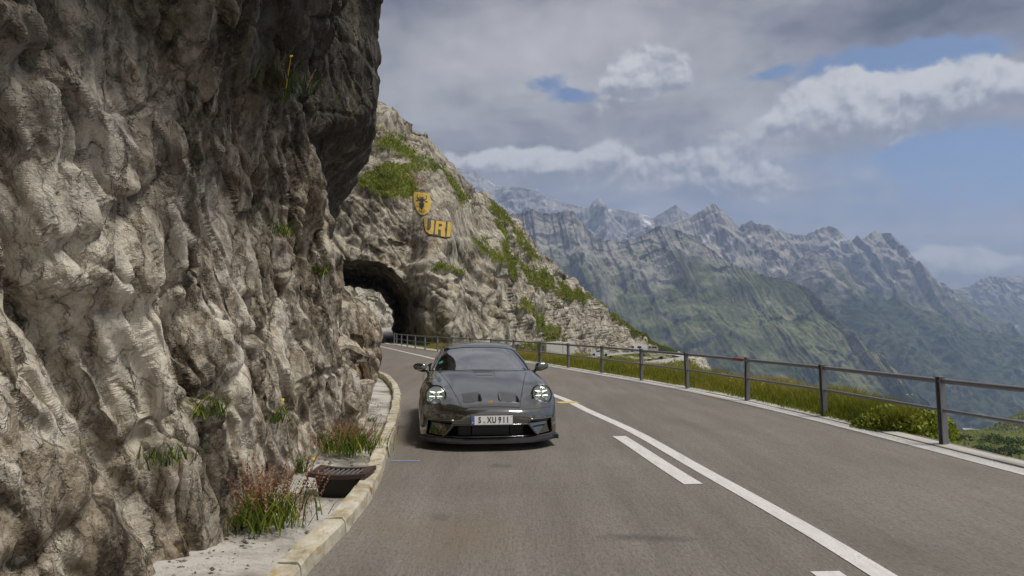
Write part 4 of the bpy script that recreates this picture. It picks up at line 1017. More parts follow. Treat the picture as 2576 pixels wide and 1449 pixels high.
# drain grate: an iron hopper with a bowed grid
gc = ground(862, 1186, .15); gr_ = empty('drain_grate', (gc[0], gc[1], .0), R_(-4)); tag(gr_, 'rusty brown iron drain grate on its hopper between cliff and kerb', 'drain')
W, Dp, Hh = .56, .36, .135
hop = MB(); ra = [(-.22, -.15), (.20, -.15), (.22, .15), (-.22, .15)]; rb = [(-.155, -.10), (.145, -.10), (.15, .1), (-.15, .1)]
hop.add([(x, y, Hh) for x, y in ra] + [(x, y, -.22) for x, y in rb], [(0, 1, 5, 4), (1, 2, 6, 5), (2, 3, 7, 6), (3, 0, 4, 7)]); hop.build('hopper', plain('dark iron hopper', (.035, .028, .024), .6, .3, bump=.4), gr_)
sag = lambda x: -.022 * (1 - (x / (W / 2)) ** 2)
fm_ = MB()
for y in (-Dp / 2 + .02, Dp / 2 - .02):
    xs = np.linspace(-W / 2, W / 2, 12)
    for x0, x1 in zip(xs[:-1], xs[1:]):
        z0, z1 = Hh + sag(x0), Hh + sag(x1); y0, y1 = y - .028, y + .028
        fm_.add([(x0, y0, z0), (x1, y0, z1), (x1, y1, z1), (x0, y1, z0), (x0, y0, z0 + .04), (x1, y0, z1 + .04), (x1, y1, z1 + .04), (x0, y1, z0 + .04)], [(3, 2, 1, 0), (4, 5, 6, 7), (0, 1, 5, 4), (2, 3, 7, 6), (1, 2, 6, 5), (3, 0, 4, 7)])
for sx in (-1, 1): fm_.box((sx * (W / 2 - .04), 0, Hh + .018), (.08, Dp - .113, .036))
fm_.build('frame', M['rust'], gr_)
for i in range(8):
    x = -W / 2 + .105 + i * .05; bm_ = MB(); bm_.box((x, 0, Hh + sag(x) + .022), (.016, Dp - .115, .026)); bm_.build('bar', M['bar'], gr_)
pn = MB(); pn.box((0, 0, Hh - .035), (.40, .26, .004)); pn.build('pit', M['void'], gr_)

# ------------------------------------------------------------------ mountains and valley
def mountain_mat(name, z_grass, z_forest, rockc, scree, greens, forest, snow=0.0, sc=1.0):
    m, t, b = new_mat(name); G = t.node('ShaderNodeNewGeometry'); P = G.outputs['Position']; X, Y, Z = t.xyz(P)[:3]; nz = t.xyz(G.outputs['Normal'])[2]
    n1 = t.noise(P, .0016 * sc, 8, .62, .4); n2 = t.noise(P, .006 * sc, 6, .6, .5); n3 = t.noise(P, .022 * sc, 5, .62)
    n4 = t.noise(t.scale(P, (1, 1, .25)), .012 * sc, 7, .7, .6)
    rk = t.ramp(t.m('ADD', t.m('MULTIPLY', n2, .5), t.m('MULTIPLY', n3, .5)), [(.40, [q * .35 for q in rockc]), (.5, rockc), (.60, [q * 1.6 for q in rockc])])
    gs = t.ramp(t.m('ADD', t.m('MULTIPLY', n1, .35), t.m('ADD', t.m('MULTIPLY', n2, .3), t.m('MULTIPLY', n3, .35))), [(.40, [q * .45 for q in greens]), (.5, greens), (.59, [greens[0] * 2.2, greens[1] * 1.8, greens[2] * 2.0])])
    st = t.ss(t.m('ADD', nz, t.m('MULTIPLY', t.m('SUBTRACT', n2, .5), .5)), .52, .72)
    c = t.mix(t.m('MULTIPLY', st, t.ss(n4, .38, .55)), rk, scree)
    h = t.m('ADD', Z, t.m('MULTIPLY', t.m('SUBTRACT', t.m('ADD', t.m('MULTIPLY', n1, .6), t.m('MULTIPLY', n2, .4)), .5), 1500))
    gmask = t.m('MULTIPLY', t.ss(h, z_grass + 190, z_grass - 190), t.ss(t.m('ADD', nz, t.m('MULTIPLY', t.m('SUBTRACT', n3, .5), .7)), .36, .60))
    c = t.mix(gmask, c, gs)
    c = t.mix(t.m('MULTIPLY', t.ss(h, z_forest + 140, z_forest - 140), t.ss(n3, .42, .56)), c, forest)
    if snow:
        c = t.mix(t.m('MULTIPLY', t.m('MULTIPLY', t.ss(n2, .62, .66), t.ss(nz, .55, .7)), snow), c, (.8, .82, .85))
    t.put(b.inputs['Base Color'], c); b.inputs['Roughness'].default_value = .95; b.inputs['Specular IOR Level'].default_value = .1
    t.put(b.inputs['Normal'], t.bump(t.m('ADD', n2, t.m('MULTIPLY', n3, .5)), .9, 24 / sc)); return m


def mountain(name, prof, z0, slope, mat, seed, rib=420, amp=170, jag=5.0, nu=560, nv_=95, curve=.85, skew=.0, pad=30):
    prof = np.array(prof, float); U = np.linspace(prof[0, 0] - pad, prof[-1, 0] + pad, nu); Dp_ = np.interp(U, prof[:, 0], prof[:, 2]); py = np.interp(U, prof[:, 0], prof[:, 1])
    py = py - jag * (fbm(U / 24.0, 0 * U + seed, 0 * U, 5, .62, seed=seed, ridged=True) - .25)
    zr = CAMH - (py - YH) / F * Dp_; X0 = (U - CX) / F * Dp_
    tv = np.concatenate([np.linspace(-.10, -.012, 8), np.linspace(0, 1, nv_) ** 1.35]); T, UX = np.meshgrid(tv, X0, indexing='ij'); t_ = np.abs(T)
    drop = (zr[None] - z0) * t_ ** curve; run = (zr[None] - z0) * slope * t_ * np.sign(T)
    Z = zr[None] - drop; Y = Dp_[None] - run; X = UX + skew * run
    q = fbm(X / 900 + seed, Y / 900, Z / 900, 3, seed=seed + 1) * 1.1
    r1 = fbm(X / rib + q + .35 * Y / rib * 0, run / (rib * 3.2) + q * .5, 0 * X + seed, 5, .52, seed=seed + 2, ridged=True)
    r2 = fbm(X / 260, Y / 260, Z / 200, 5, .55, seed=seed + 4)
    env = np.clip(t_ / .20, 0, 1) ** .9 * (1 - .5 * t_); tri = broken(X / 230 + q, run / 380 + q, seed + 7) * .24 + broken(X / 95 + q, run / 170, seed + 8) * .17 + broken(X / 42, run / 80, seed + 9) * .07
    d_ = amp * (r1 - .15) * env * .7 + amp * tri * np.clip(t_ / .10, 0, 1) + amp * .34 * r2 * np.clip(t_ / .15, 0, 1)
    fa = facets(X / 120 + q, Z / 90 + Y / 160, seed + 6)[0] * amp * .045 * np.clip(t_ / .06, 0, 1)
    Z = Z + d_ * .75 + fa; Y = Y - d_ * .6 - fa
    o = mesh(name, np.stack([X, Y, Z], -1), grid_faces(*X.shape), mat, None, True); tag(o, kind='structure'); return o


z0 = -490.0
mA = mountain_mat('far range', 150, -900, (.22, .215, .215), (.36, .345, .32), (.10, .105, .06), (.03, .045, .025), .9, .8)
mB = mountain_mat('tan range', 330, -350, (.16, .15, .145), (.38, .35, .295), (.14, .15, .075), (.030, .045, .022), .5, 1.0)
mC = mountain_mat('green range', 290, -150, (.14, .135, .135), (.33, .32, .285), (.108, .128, .066), (.028, .045, .022), .0, 1.7)
mD = mountain_mat('valley flank', 260, 210, (.20, .19, .18), (.36, .34, .29), (.105, .125, .068), (.022, .038, .022), .0, 1.3)
mountain('mountain', [(1060, 392, 7600), (1145, 420, 7600), (1188, 425, 7600), (1215, 445, 7500), (1245, 466, 7500), (1290, 467, 7400), (1352, 477, 7300), (1374, 496, 7200), (1440, 513, 7100), (1484, 523, 7000), (1492, 508, 7000), (1508, 494, 7000), (1522, 508, 7000),
         (1532, 521, 7000), (1600, 535, 6900), (1645, 548, 6900), (1690, 522, 6800), (1704, 514, 6800), (1716, 528, 6800), (1748, 542, 6800), (1800, 575, 6800), (1900, 610, 6700), (2000, 650, 6700)], z0, 1.15, mA, 301, 620, 260, 5)
mountain('mountain', [(1640, 600, 5600), (1700, 562, 5600), (1745, 545, 5600), (1772, 528, 5600), (1797, 511, 5600), (1810, 522, 5600), (1832, 540, 5550), (1862, 572, 5500), (1880, 560, 5500), (1894, 555, 5500), (1906, 563, 5450), (1937, 565, 5400), (1955, 580, 5400),
         (1980, 605, 5300), (2003, 640, 5200), (2045, 690, 5100), (2120, 745, 5000), (2230, 830, 4800), (2330, 905, 4700)], z0, 1.25, mB, 311, 430, 190, 8)
mountain('mountain', [(1930, 600, 6600), (1965, 577, 6600), (1990, 590, 6600), (2032, 592, 6500), (2060, 578, 6500), (2088, 571, 6500), (2110, 577, 6400), (2132, 600, 6400), (2147, 608, 6400), (2162, 594, 6300), (2174, 604, 6300), (2206, 582, 6300), (2222, 589, 6300), (2246, 588, 6200),
         (2263, 606, 6200), (2292, 642, 6100), (2330, 690, 6000), (2372, 712, 5900), (2402, 738, 5800), (2450, 775, 5700), (2520, 830, 5600), (2620, 890, 5500), (2760, 960, 5500)], z0, 1.2, mB, 321, 450, 200, 8)
mountain('mountain', [(2330, 742, 8200), (2402, 730, 8200), (2440, 724, 8200), (2470, 706, 8200), (2492, 697, 8200), (2520, 701, 8100), (2552, 695, 8100), (2580, 700, 8100), (2660, 690, 8000), (2760, 705, 8000), (2900, 690, 8000)], z0, 1.35, mB, 331, 520, 210, 7)
mountain('mountain', [(1180, 520, 3900), (1240, 545, 3900), (1292, 541, 3900), (1312, 536, 3900), (1340, 529, 3850), (1362, 541, 3850), (1396, 538, 3850), (1422, 536, 3800), (1446, 534, 3800), (1462, 552, 3800), (1478, 577, 3750), (1494, 600, 3700), (1560, 612, 3650), (1588, 604, 3600),
         (1612, 598, 3600), (1640, 580, 3600), (1670, 570, 3550), (1692, 577, 3550), (1722, 590, 3500), (1762, 611, 3500), (1792, 630, 3450), (1816, 652, 3400), (1852, 671, 3350), (1902, 690, 3300), (1952, 704, 3250), (2002, 715, 3200), (2040, 735, 3100), (2070, 765, 3020),
         (2110, 812, 2950), (2160, 862, 2850), (2210, 912, 2800), (2260, 965, 2700), (2320, 1040, 2650)], z0, 1.45, mC, 341, 300, 120, 13, 560, 230, .8, .12)
mountain('mountain', [(1960, 720, 4700), (2002, 662, 4700), (2030, 642, 4700), (2046, 627, 4700), (2066, 641, 4650), (2112, 662, 4600), (2142, 690, 4600), (2182, 722, 4550), (2230, 760, 4500), (2252, 742, 4500), (2300, 775, 4450), (2380, 800, 4400), (2450, 830, 4400), (2576, 850, 4400), (2700, 860, 4400), (2900, 840, 4400)],
         z0, 1.7, mD, 351, 330, 130, 6, 460, 190, .75)
fx, fy = np.meshgrid(np.linspace(-4500, 9500, 60), np.linspace(-150, 10500, 60)); fz = z0 + 14 * fbm(fx / 700, fy / 700, 0 * fx, 4, seed=360)
tag(mesh('valley_floor', np.stack([fx, fy, fz], -1), grid_faces(60, 60), mD, None, True), kind='structure')
# the pass road on the valley side: a banked shelf
vr_ = [at(2250, 1062, 3050), at(2300, 1069, 3000), at(2350, 1074, 2960), at(2400, 1078, 2930), at(2440, 1081, 2930), at(2500, 1086, 2960), at(2560, 1080, 3050)]
vc = catmull(np.array(vr_), 12); MB_ = np.stack([vc + np.array([0, 6, 5.]), vc + np.array([0, -3, 3.0]), vc + np.array([0, -6, -2.0])], 1)
tag(mesh('valley_road', MB_, grid_faces(len(vc), 3), M['concrete']), kind='structure')
# near knolls below the road on the right
def knoll(rows, seed, amp, g): return patch('knoll', rows, M['hill'], 120, 60, amp, g, seed)
k1, k1P = knoll([[(2280, 1122, 420), (2370, 1096, 420), (2440, 1080, 400), (2520, 1086, 380), (2620, 1080, 380), (2760, 1100, 380)], [(2280, 1150, 330), (2370, 1120, 330), (2440, 1098, 330), (2520, 1100, 310), (2620, 1095, 310), (2760, 1115, 310)],
                 [(2250, 1250, 240), (2370, 1200, 240), (2440, 1170, 240), (2520, 1160, 220), (2620, 1150, 220), (2780, 1180, 220)], [(2250, 1400, 150), (2370, 1350, 150), (2440, 1330, 150), (2520, 1320, 140), (2620, 1320, 140), (2800, 1320, 140)]], 400, (.8, .2), 1.0)
k2, k2P = knoll([[(2440, 1092, 900), (2490, 1072, 880), (2540, 1048, 860), (2600, 1022, 850), (2700, 1000, 850)], [(2430, 1112, 760), (2490, 1096, 740), (2540, 1088, 720), (2600, 1082, 700), (2700, 1080, 700)], [(2430, 1180, 560), (2490, 1170, 540), (2540, 1160, 520), (2600, 1150, 500), (2700, 1150, 500)]], 410, (3, 1), .7)


def leaf_cloud(n_, rad, lump, sd, lf):
    r_2 = np.random.default_rng(sd); a = r_2.uniform(0, 2 * math.pi, n_); ph = np.arccos(r_2.uniform(-1, 1, n_)); rr = r_2.uniform(.4, 1, n_) ** .5
    L_ = 1 + lump * fbm(np.cos(a) * 1.5 + sd, np.sin(a) * 1.5, ph * 1.2, 3, seed=sd); C_ = np.column_stack([rad[0] * rr * L_ * np.sin(ph) * np.cos(a), rad[1] * rr * L_ * np.sin(ph) * np.sin(a), rad[2] * rr * L_ * np.cos(ph)])
    e1 = r_2.normal(0, 1, (n_, 3)); e1 /= np.linalg.norm(e1, axis=1, keepdims=True); e2 = np.cross(e1, r_2.normal(0, 1, (n_, 3))); e2 /= np.linalg.norm(e2, axis=1, keepdims=True); s_ = r_2.uniform(.5, 1, n_)[:, None] * lf
    return np.stack([C_ - e1 * s_, C_ + e2 * s_ * .6, C_ + e1 * s_, C_ - e2 * s_ * .6], 1).reshape(-1, 3), np.clip(r_2.normal(.30, .2, n_), 0, 1)


for i, (px, py, d_, R2, lab) in enumerate(((2392, 1118, 330, 5.5, 'dark bush tree on the slope just right of the nearest railing post'), (2425, 1112, 325, 4.5, 'second dark tree on the slope right of the nearest post'), (2475, 1150, 235, 5.0, 'low dark tree at the frame edge nearest the white edge line'),
                                           (2502, 1118, 290, 5.5, 'round dark tree below the bright meadow'), (2535, 1128, 270, 5.5, 'broad dark tree below the meadow near the frame edge'), (2570, 1132, 260, 6, 'rightmost dark tree below the meadow'), (2545, 1150, 228, 5.0, 'lowest dark tree at the right frame edge'),
                                           (2448, 1122, 310, 3.5, 'small dark tree in the middle of the knoll slope'), (2350, 1120, 350, 5, 'dark tree partly behind the nearest railing post'))):
    p = at(px, py, d_); tr = empty('tree', tuple(p - np.array([0, 0, R2 * .8]))); tag(tr, lab, 'tree', 'dark trees below the road')
    V, tn_ = leaf_cloud(1500, (R2, R2, R2 * .8), .6, 500 + i, .45); V[:, 2] += R2 * .8; o = mesh('crown', V, np.arange(len(V)).reshape(-1, 4), M['leaf'], tr); a_ = o.data.attributes.new('tint', 'FLOAT', 'POINT'); a_.data.foreach_set('value', np.repeat(tn_ * .6, 4).astype(np.float32))
    MB().tube([(0, 0, -4), (.1, 0, R2 * .4), (.2, .1, R2)], [.35, .28, .12], 6).build('trunk', M['rust'], tr)

# the air
hz = MB(); hz.box((2500, 5100, 690), (14600, 11600, 2480)); hzo = hz.build('haze', None); hzo.data.materials.clear()
hm_ = bpy.data.materials.new('haze air'); hm_.use_nodes = True; t = NT(hm_.node_tree); t.n.clear(); pv = t.node('ShaderNodeVolumePrincipled'); out = t.node('ShaderNodeOutputMaterial'); t.l.new(pv.outputs[0], out.inputs['Volume'])
pv.inputs['Color'].default_value = (.52, .67, 1.0, 1); pv.inputs['Density'].default_value = 1.0e-4; pv.inputs['Anisotropy'].default_value = .25
hzo.data.materials.append(hm_); tag(hzo, kind='stuff')

# ------------------------------------------------------------------ the sports car
m, t, b = new_mat('dark olive car paint'); M['car'] = m
O = t.node('ShaderNodeTexCoord').outputs['Object']; fl_ = t.voro(O, 900, out='Color')
t.put(b.inputs['Base Color'], t.mix(t.m('MULTIPLY', t.xyz(fl_)[0], .5), (.020, .0195, .010), (.046, .044, .028)))
b.inputs['Metallic'].default_value = .4; b.inputs['Roughness'].default_value = .34; b.inputs['Coat Weight'].default_value = 1; b.inputs['Coat Roughness'].default_value = .015; b.inputs['Coat IOR'].default_value = 2.5
M['gloss_black'] = plain('gloss black', (.010, .010, .010), .12, coat=1, var=.1)
M['matte_black'] = plain('matt black', (.016, .016, .017), .5, var=.2)
M['rubber'] = plain('tyre rubber', (.018, .018, .018), .8, var=.2, bump=.2)
M['rim'] = plain('dark wheel metal', (.06, .06, .062), .35, .8)
M['chrome'] = plain('bright metal', (.62, .62, .63), .12, 1.0)
M['silver'] = plain('lamp reflector', (.50, .51, .53), .4, .35)
M['seat'] = plain('dark seat fabric', (.030, .029, .028), .8)
m, t, b = new_mat('windscreen glass'); M['glass'] = m; t.n.remove(b)
fr = t.node('ShaderNodeFresnel'); fr.inputs[0].default_value = 14.0; tr = t.node('ShaderNodeBsdfTransparent'); tr.inputs[0].default_value = (.42, .45, .44, 1); gl = t.node('ShaderNodeBsdfGlossy'); gl.inputs['Roughness'].default_value = .01
ms = t.node('ShaderNodeMixShader'); t.l.new(fr.outputs[0], ms.inputs[0]); t.l.new(tr.outputs[0], ms.inputs[1]); t.l.new(gl.outputs[0], ms.inputs[2]); t.l.new(ms.outputs[0], t.n['Material Output'].inputs[0])
m, t, b = new_mat('lamp cover glass'); M['lens'] = m; t.n.remove(b)
fr = t.node('ShaderNodeFresnel'); fr.inputs[0].default_value = 1.5; tr = t.node('ShaderNodeBsdfTransparent'); tr.inputs[0].default_value = (.93, .95, .96, 1); gl = t.node('ShaderNodeBsdfGlossy'); gl.inputs['Roughness'].default_value = .02
ms = t.node('ShaderNodeMixShader'); t.l.new(fr.outputs[0], ms.inputs[0]); t.l.new(tr.outputs[0], ms.inputs[1]); t.l.new(gl.outputs[0], ms.inputs[2]); t.l.new(ms.outputs[0], t.n['Material Output'].inputs[0])
M['led'] = plain('lit lamp strip', (.95, 1.0, .82), .4, emit=1.5, var=0)

CAR = empty('sports_car', (0, 0, 0)); tag(CAR, 'dark olive sports coupe with round lit headlights driving towards the camera', 'car')
# rows run from the tail over the bonnet to the chin; columns from the centre line to the sill: (x, y from the nose, z)
XS = None
def row(y, z, x): return [(a, c_, d_) for a, c_, d_ in zip(x, y, z)]
rows = [
 row([4.54, 4.54, 4.52, 4.48, 4.42, 4.36, 4.30, 4.30], [.70, .70, .69, .67, .63, .58, .44, .22], [0, .22, .44, .60, .74, .82, .86, .84]),
 row([4.30, 4.30, 4.28, 4.26, 4.22, 4.18, 4.14, 4.14], [.87, .87, .86, .84, .80, .72, .52, .21], [0, .22, .44, .60, .75, .85, .90, .88]),
 row([3.9] * 8, [.93, .93, .93, .92, .89, .80, .57, .20], [0, .22, .44, .60, .76, .88, .925, .905]),
 row([3.5] * 8, [.94, .94, .94, .93, .90, .81, .59, .20], [0, .22, .44, .60, .76, .885, .926, .91]),
 row([3.0] * 8, [.92, .92, .92, .91, .89, .80, .58, .20], [0, .22, .44, .62, .775, .87, .905, .89]),
 row([2.4] * 8, [.91, .91, .91, .90, .87, .79, .58, .20], [0, .22, .44, .63, .775, .86, .892, .88]),
 row([1.95] * 8, [.905, .905, .898, .885, .865, .785, .58, .20], [0, .22, .44, .64, .775, .868, .900, .885]),
 row([1.62] * 8, [.895, .893, .882, .866, .853, .765, .56, .20], [0, .22, .45, .64, .775, .878, .918, .895]),
 row([1.28] * 8, [.842, .838, .822, .820, .838, .745, .55, .20], [0, .22, .45, .615, .765, .885, .926, .905]),
 row([.98] * 8, [.782, .777, .760, .778, .818, .715, .54, .20], [0, .22, .43, .597, .748, .882, .926, .905]),
 row([.72] * 8, [.722, .717, .700, .728, .778, .675, .52, .20], [0, .22, .41, .582, .728, .872, .926, .905]),
 row([.48, .48, .48, .48, .50, .56, .66, .70], [.662, .657, .640, .660, .705, .615, .485, .19], [0, .215, .395, .568, .708, .858, .921, .90]),
 row([.26, .262, .275, .31, .35, .45, .58, .62], [.600, .596, .582, .582, .605, .540, .43, .18], [0, .21, .38, .553, .695, .843, .912, .895]),
 row([.095, .10, .125, .185, .255, .375, .52, .58], [.540, .537, .528, .518, .515, .475, .38, .17], [0, .205, .375, .543, .685, .825, .902, .89]),
 row([.015, .02, .045, .11, .19, .325, .48, .55], [.475, .474, .470, .460, .450, .415, .33, .16], [0, .205, .375, .54, .68, .815, .897, .888]),
 row([0., .005, .032, .095, .178, .315, .47, .54], [.395, .394, .392, .385, .375, .345, .28, .15], [0, .205, .38, .545, .685, .82, .897, .886]),
 row([.015, .02, .045, .105, .185, .32, .465, .53], [.300, .300, .300, .295, .285, .265, .22, .14], [0, .21, .385, .55, .69, .822, .895, .882]),
 row([.045, .05, .07, .125, .20, .33, .465, .525], [.200, .200, .200, .195, .190, .180, .16, .125], [0, .21, .385, .55, .69, .818, .888, .876]),
 row([.06, .065, .085, .14, .215, .34, .47, .525], [.120, .120, .120, .120, .118, .115, .112, .108], [0, .21, .385, .55, .688, .812, .88, .87])]
half = np.array(rows); net = np.concatenate([half[:, :0:-1] * np.array([-1, 1, 1]), half], 1)
q_ = catmull(net, 11); q_ = np.swapaxes(catmull(np.swapaxes(q_, 0, 1), 11), 0, 1)
# bonnet nostrils and the shallow centre channel
ax_ = np.abs(q_[..., 0]); top = (q_[..., 2] > .5)
ramp_ = np.clip((.56 - q_[..., 1]) / .27, 0, 1); nost = sstep(ax_, .115, .128) * (1 - sstep(ax_, .36, .375)) * sstep(q_[..., 1], .235, .26) * (q_[..., 1] < .60) * top
q_[..., 2] -= .040 * ramp_ * nost; q_[..., 1] += .010 * ramp_ * nost
q_[..., 2] -= .010 * (1 - sstep(ax_, .12, .15)) * sstep(q_[..., 1], 1.2, 1.4) * (q_[..., 1] < 1.66) * top
BV = q_.reshape(-1, 3); BF = grid_faces(*q_.shape[:2]); BF = BF[:, ::-1]
NB = grid_normals(q_).reshape(-1, 3); cenv = BV - np.array([0, 2.3, .45]); NB *= np.sign((NB * cenv).sum(1, keepdims=True))
cen = BV[BF].mean(1)


def inpoly(x, y, poly):
    c_ = np.zeros(x.shape, bool); j = len(poly) - 1
    for i in range(len(poly)):
        xi, yi = poly[i]; xj, yj = poly[j]
        c_ ^= ((yi > y) != (yj > y)) & (x < (xj - xi) * (y - yi) / (yj - yi + 1e-12) + xi); j = i
    return c_


GR = [(-.47, .318), (.47, .318), (.585, .165), (-.585, .165)]
IN = [(.478, .372), (.80, .372), (.815, .165), (.61, .150), (.49, .30)]
HL = {}
keepf = np.ones(len(BF), bool); fr_ = cen[:, 1] < .62
keepf &= ~(inpoly(cen[:, 0], cen[:, 2], GR) & fr_)
for sx in (-1, 1): keepf &= ~(inpoly(cen[:, 0] * sx, cen[:, 2], IN) & fr_)
bvhB = BVHTree.FromPolygons(BV.tolist(), BF.tolist())
for sx in (-1, 1):
    loc, nrm, _i, _d = bvhB.ray_cast(Vector((sx * .697, -1.0, .655)), Vector((0, 1, 0))); nrm = nrm if nrm.y < 0 else -nrm
    nrm = (nrm * .35 + Vector((sx * .10, -.85, .22))).normalized()
    HL[sx] = (np.array(loc), np.array(nrm)); d_ = cen - HL[sx][0]; rad2 = d_ - (d_ @ HL[sx][1])[:, None] * HL[sx][1]
    keepf &= ~((np.linalg.norm(rad2, axis=1) < .130) & (np.linalg.norm(d_, axis=1) < .3))
for yc in (1.0, 3.45): keepf &= ~((np.hypot(cen[:, 1] - yc, cen[:, 2] - .335) < .365) & (np.abs(cen[:, 0]) > .80) & (cen[:, 2] < .72))
hoodm = keepf & (cen[:, 2] > .5) & (cen[:, 1] > .085) & (cen[:, 1] < 1.64) & (np.abs(cen[:, 0]) < .365 + (cen[:, 1] - .1) * .185)


def shell(name, mask, mat):
    f_ = BF[mask]; used = np.unique(f_); remap = np.zeros(len(BV), int); remap[used] = np.arange(len(used))
    o = mesh(name, BV[used], remap[f_], mat, CAR, True)
    nn = NB[used]; o.data.normals_split_custom_set_from_vertices([tuple(v_) for v_ in nn]); return o


shell('body', keepf & ~hoodm, M['car']); shell('bonnet', hoodm, M['car'])


def on_body(x, y, up=.0):
    loc, nrm, _i, _d = bvhB.ray_cast(Vector((x, y, 3)), Vector((0, 0, -1))); return np.array(loc) + np.array(nrm if nrm.z > 0 else -nrm) * up


def on_front(x, z, up=.0):
    loc, nrm, _i, _d = bvhB.ray_cast(Vector((x, -1, z)), Vector((0, 1, 0))); n_ = nrm if nrm.y < 0 else -nrm; return np.array(loc) + np.array(n_) * up


ys = np.linspace(1.63, .10, 40); sm = []
for y in ys: sm.append(on_body(-(.365 + (y - .1) * .185), y, -.001))
for x in np.linspace(-.36, .36, 24): sm.append(on_body(x, .088 + .05 * (x / .36) ** 4 * .2, -.001))
for y in ys[::-1]: sm.append(on_body(.365 + (y - .1) * .185, y, -.001))
MB().tube(sm, .0042, 5).build('bonnet_seam', M['void'], CAR)
for sx in (-1, 1):
    MB().tube([on_body(sx * (.165 - .03 * s_), 1.60 - .42 * s_, -.0015) for s_ in np.linspace(0, 1, 12)], .0032, 5).build('bonnet_crease', M['void'], CAR)
    nb = MB(); xs = np.linspace(.122, .368, 10); lo = [on_front(sx * x, .598, 0) for x in xs]
    P_ = [on_body(sx * x, .262, .002) for x in xs]; P2 = [p + np.array([0, -.020, .016]) for p in P_]
    nb.add(P_ + P2, [(i, i + 1, len(xs) + i + 1, len(xs) + i) for i in range(len(xs) - 1)]); nb.build('nostril_slot', M['void'], CAR)
    nb2 = MB(); P_ = [on_body(sx * .118, y, .003) for y in np.linspace(.25, .50, 8)]; nb2.tube(P_, [.009, .008, .007, .006, .005, .004, .003, .002], 5); nb2.build('nostril_edge', M['void'], CAR)
# front bumper seam under the bonnet line and across the wings
for sx in (-1, 1): MB().tube([on_front(sx * x, z, -.001) for x, z in zip(np.linspace(.40, .80, 14), np.linspace(.500, .495, 14))], .0028, 5).build('bumper_seam', M['void'], CAR)

# headlights
for sx in (-1, 1):
    c_, n_ = HL[sx]; hl = empty('headlight'); hl.parent = CAR
    MB().lathe([(.120, .010), (.128, .017), (.139, .012), (.143, -.004), (.130, -.03)], c_, n_, 40).build('rim', M['gloss_black'], hl, True)
    MB().lathe([(.128, .008), (.122, -.03), (.095, -.07), (.05, -.085), (.001, -.088)], c_, n_, 36).build('bowl', M['silver'], hl, True)
    zx = np.cross(n_, (0, 0, 1.)); zx /= np.linalg.norm(zx); zy = np.cross(zx, n_)
    if zy[2] < 0: zy = -zy
    if zx[0] < 0: zx = -zx
    cr = MB()
    for ang in (45, 135): cr.box(c_ - n_ * .06, (.20, .006, .03), np.stack([zx * math.cos(R_(ang)) + zy * math.sin(R_(ang)), -zx * math.sin(R_(ang)) + zy * math.cos(R_(ang)), n_], 1))
    cr.build('cross_rib', M['chrome'], hl)
    for jx in (-1, 1):
        MB().lathe([(.001, .012), (.014, .010), (.020, -.002), (.018, -.02)], c_ - n_ * .055 + zx * jx * .050 + zy * .018, n_, 16).build('projector', M['gloss_black'], hl, True)
        for jy, dz_ in ((.052, -.010), (-.012, .000)):
            a = c_ - n_ * .012 + zx * jx * .014 + zy * (jy + dz_); b_ = c_ - n_ * .012 + zx * jx * .082 + zy * (jy - dz_ * (.3))
            MB().tube([a, (a + b_) / 2, b_], [.004, .0056, .004], 8).build('light_bar', M['led'], hl, True)
    MB().lathe([(.124, .012), (.105, .024), (.07, .033), (.035, .038), (.001, .039)], c_, n_, 36).build('lens', M['lens'], hl, True)


def frame(name, poly, mat, r, sx=1, up=.0, n_=6):
    pts = []; N = len(poly)
    for i in range(N):
        a, b_ = np.array(poly[i]), np.array(poly[(i + 1) % N])
        for s_ in np.linspace(0, 1, n_, endpoint=False):
            p = a + (b_ - a) * s_; pts.append(on_front(p[0] * sx, p[1], up))
    return MB().tube(pts, r, 6, closed=True).build(name, mat, CAR, True)


# lower grille: dark box, radiators, fins
gm = MB(); bk = .22; a = [on_front(x, z, .004) for x, z in GR]; b_ = [(p[0] * .98, bk + .05, p[2]) for p in a]
gm.add(a + b_, [(0, 1, 5, 4), (1, 2, 6, 5), (2, 3, 7, 6), (3, 0, 4, 7), (4, 5, 6, 7)]); grl = gm.build('lower_grille', M['void'], CAR)
for x0, x1, cl_ in ((-.235, .235, (.060, .060, .062)), (-.40, -.25, (.022, .022, .022)), (.25, .40, (.022, .022, .022))):
    rd = MB(); rd.box(((x0 + x1) / 2, .17, .235), (x1 - x0, .02, .128)); rad_ = rd.build('radiator', plain('radiator core', cl_, .5, .4), grl)
    fn = MB()
    for k in range(14): fn.box(((x0 + x1) / 2, .158, .178 + k * .0090), (x1 - x0 - .01, .006, .003))
    tag(fn.build('fin', M['rim'], rad_), kind='stuff')
for x in (-.125, .125, -.41, .41): mb = MB(); mb.box((x, .145, .235), (.006, .01, .13)); mb.build('grille_strut', M['rim'], grl)
frame('grille_surround', GR, M['car'], .010)
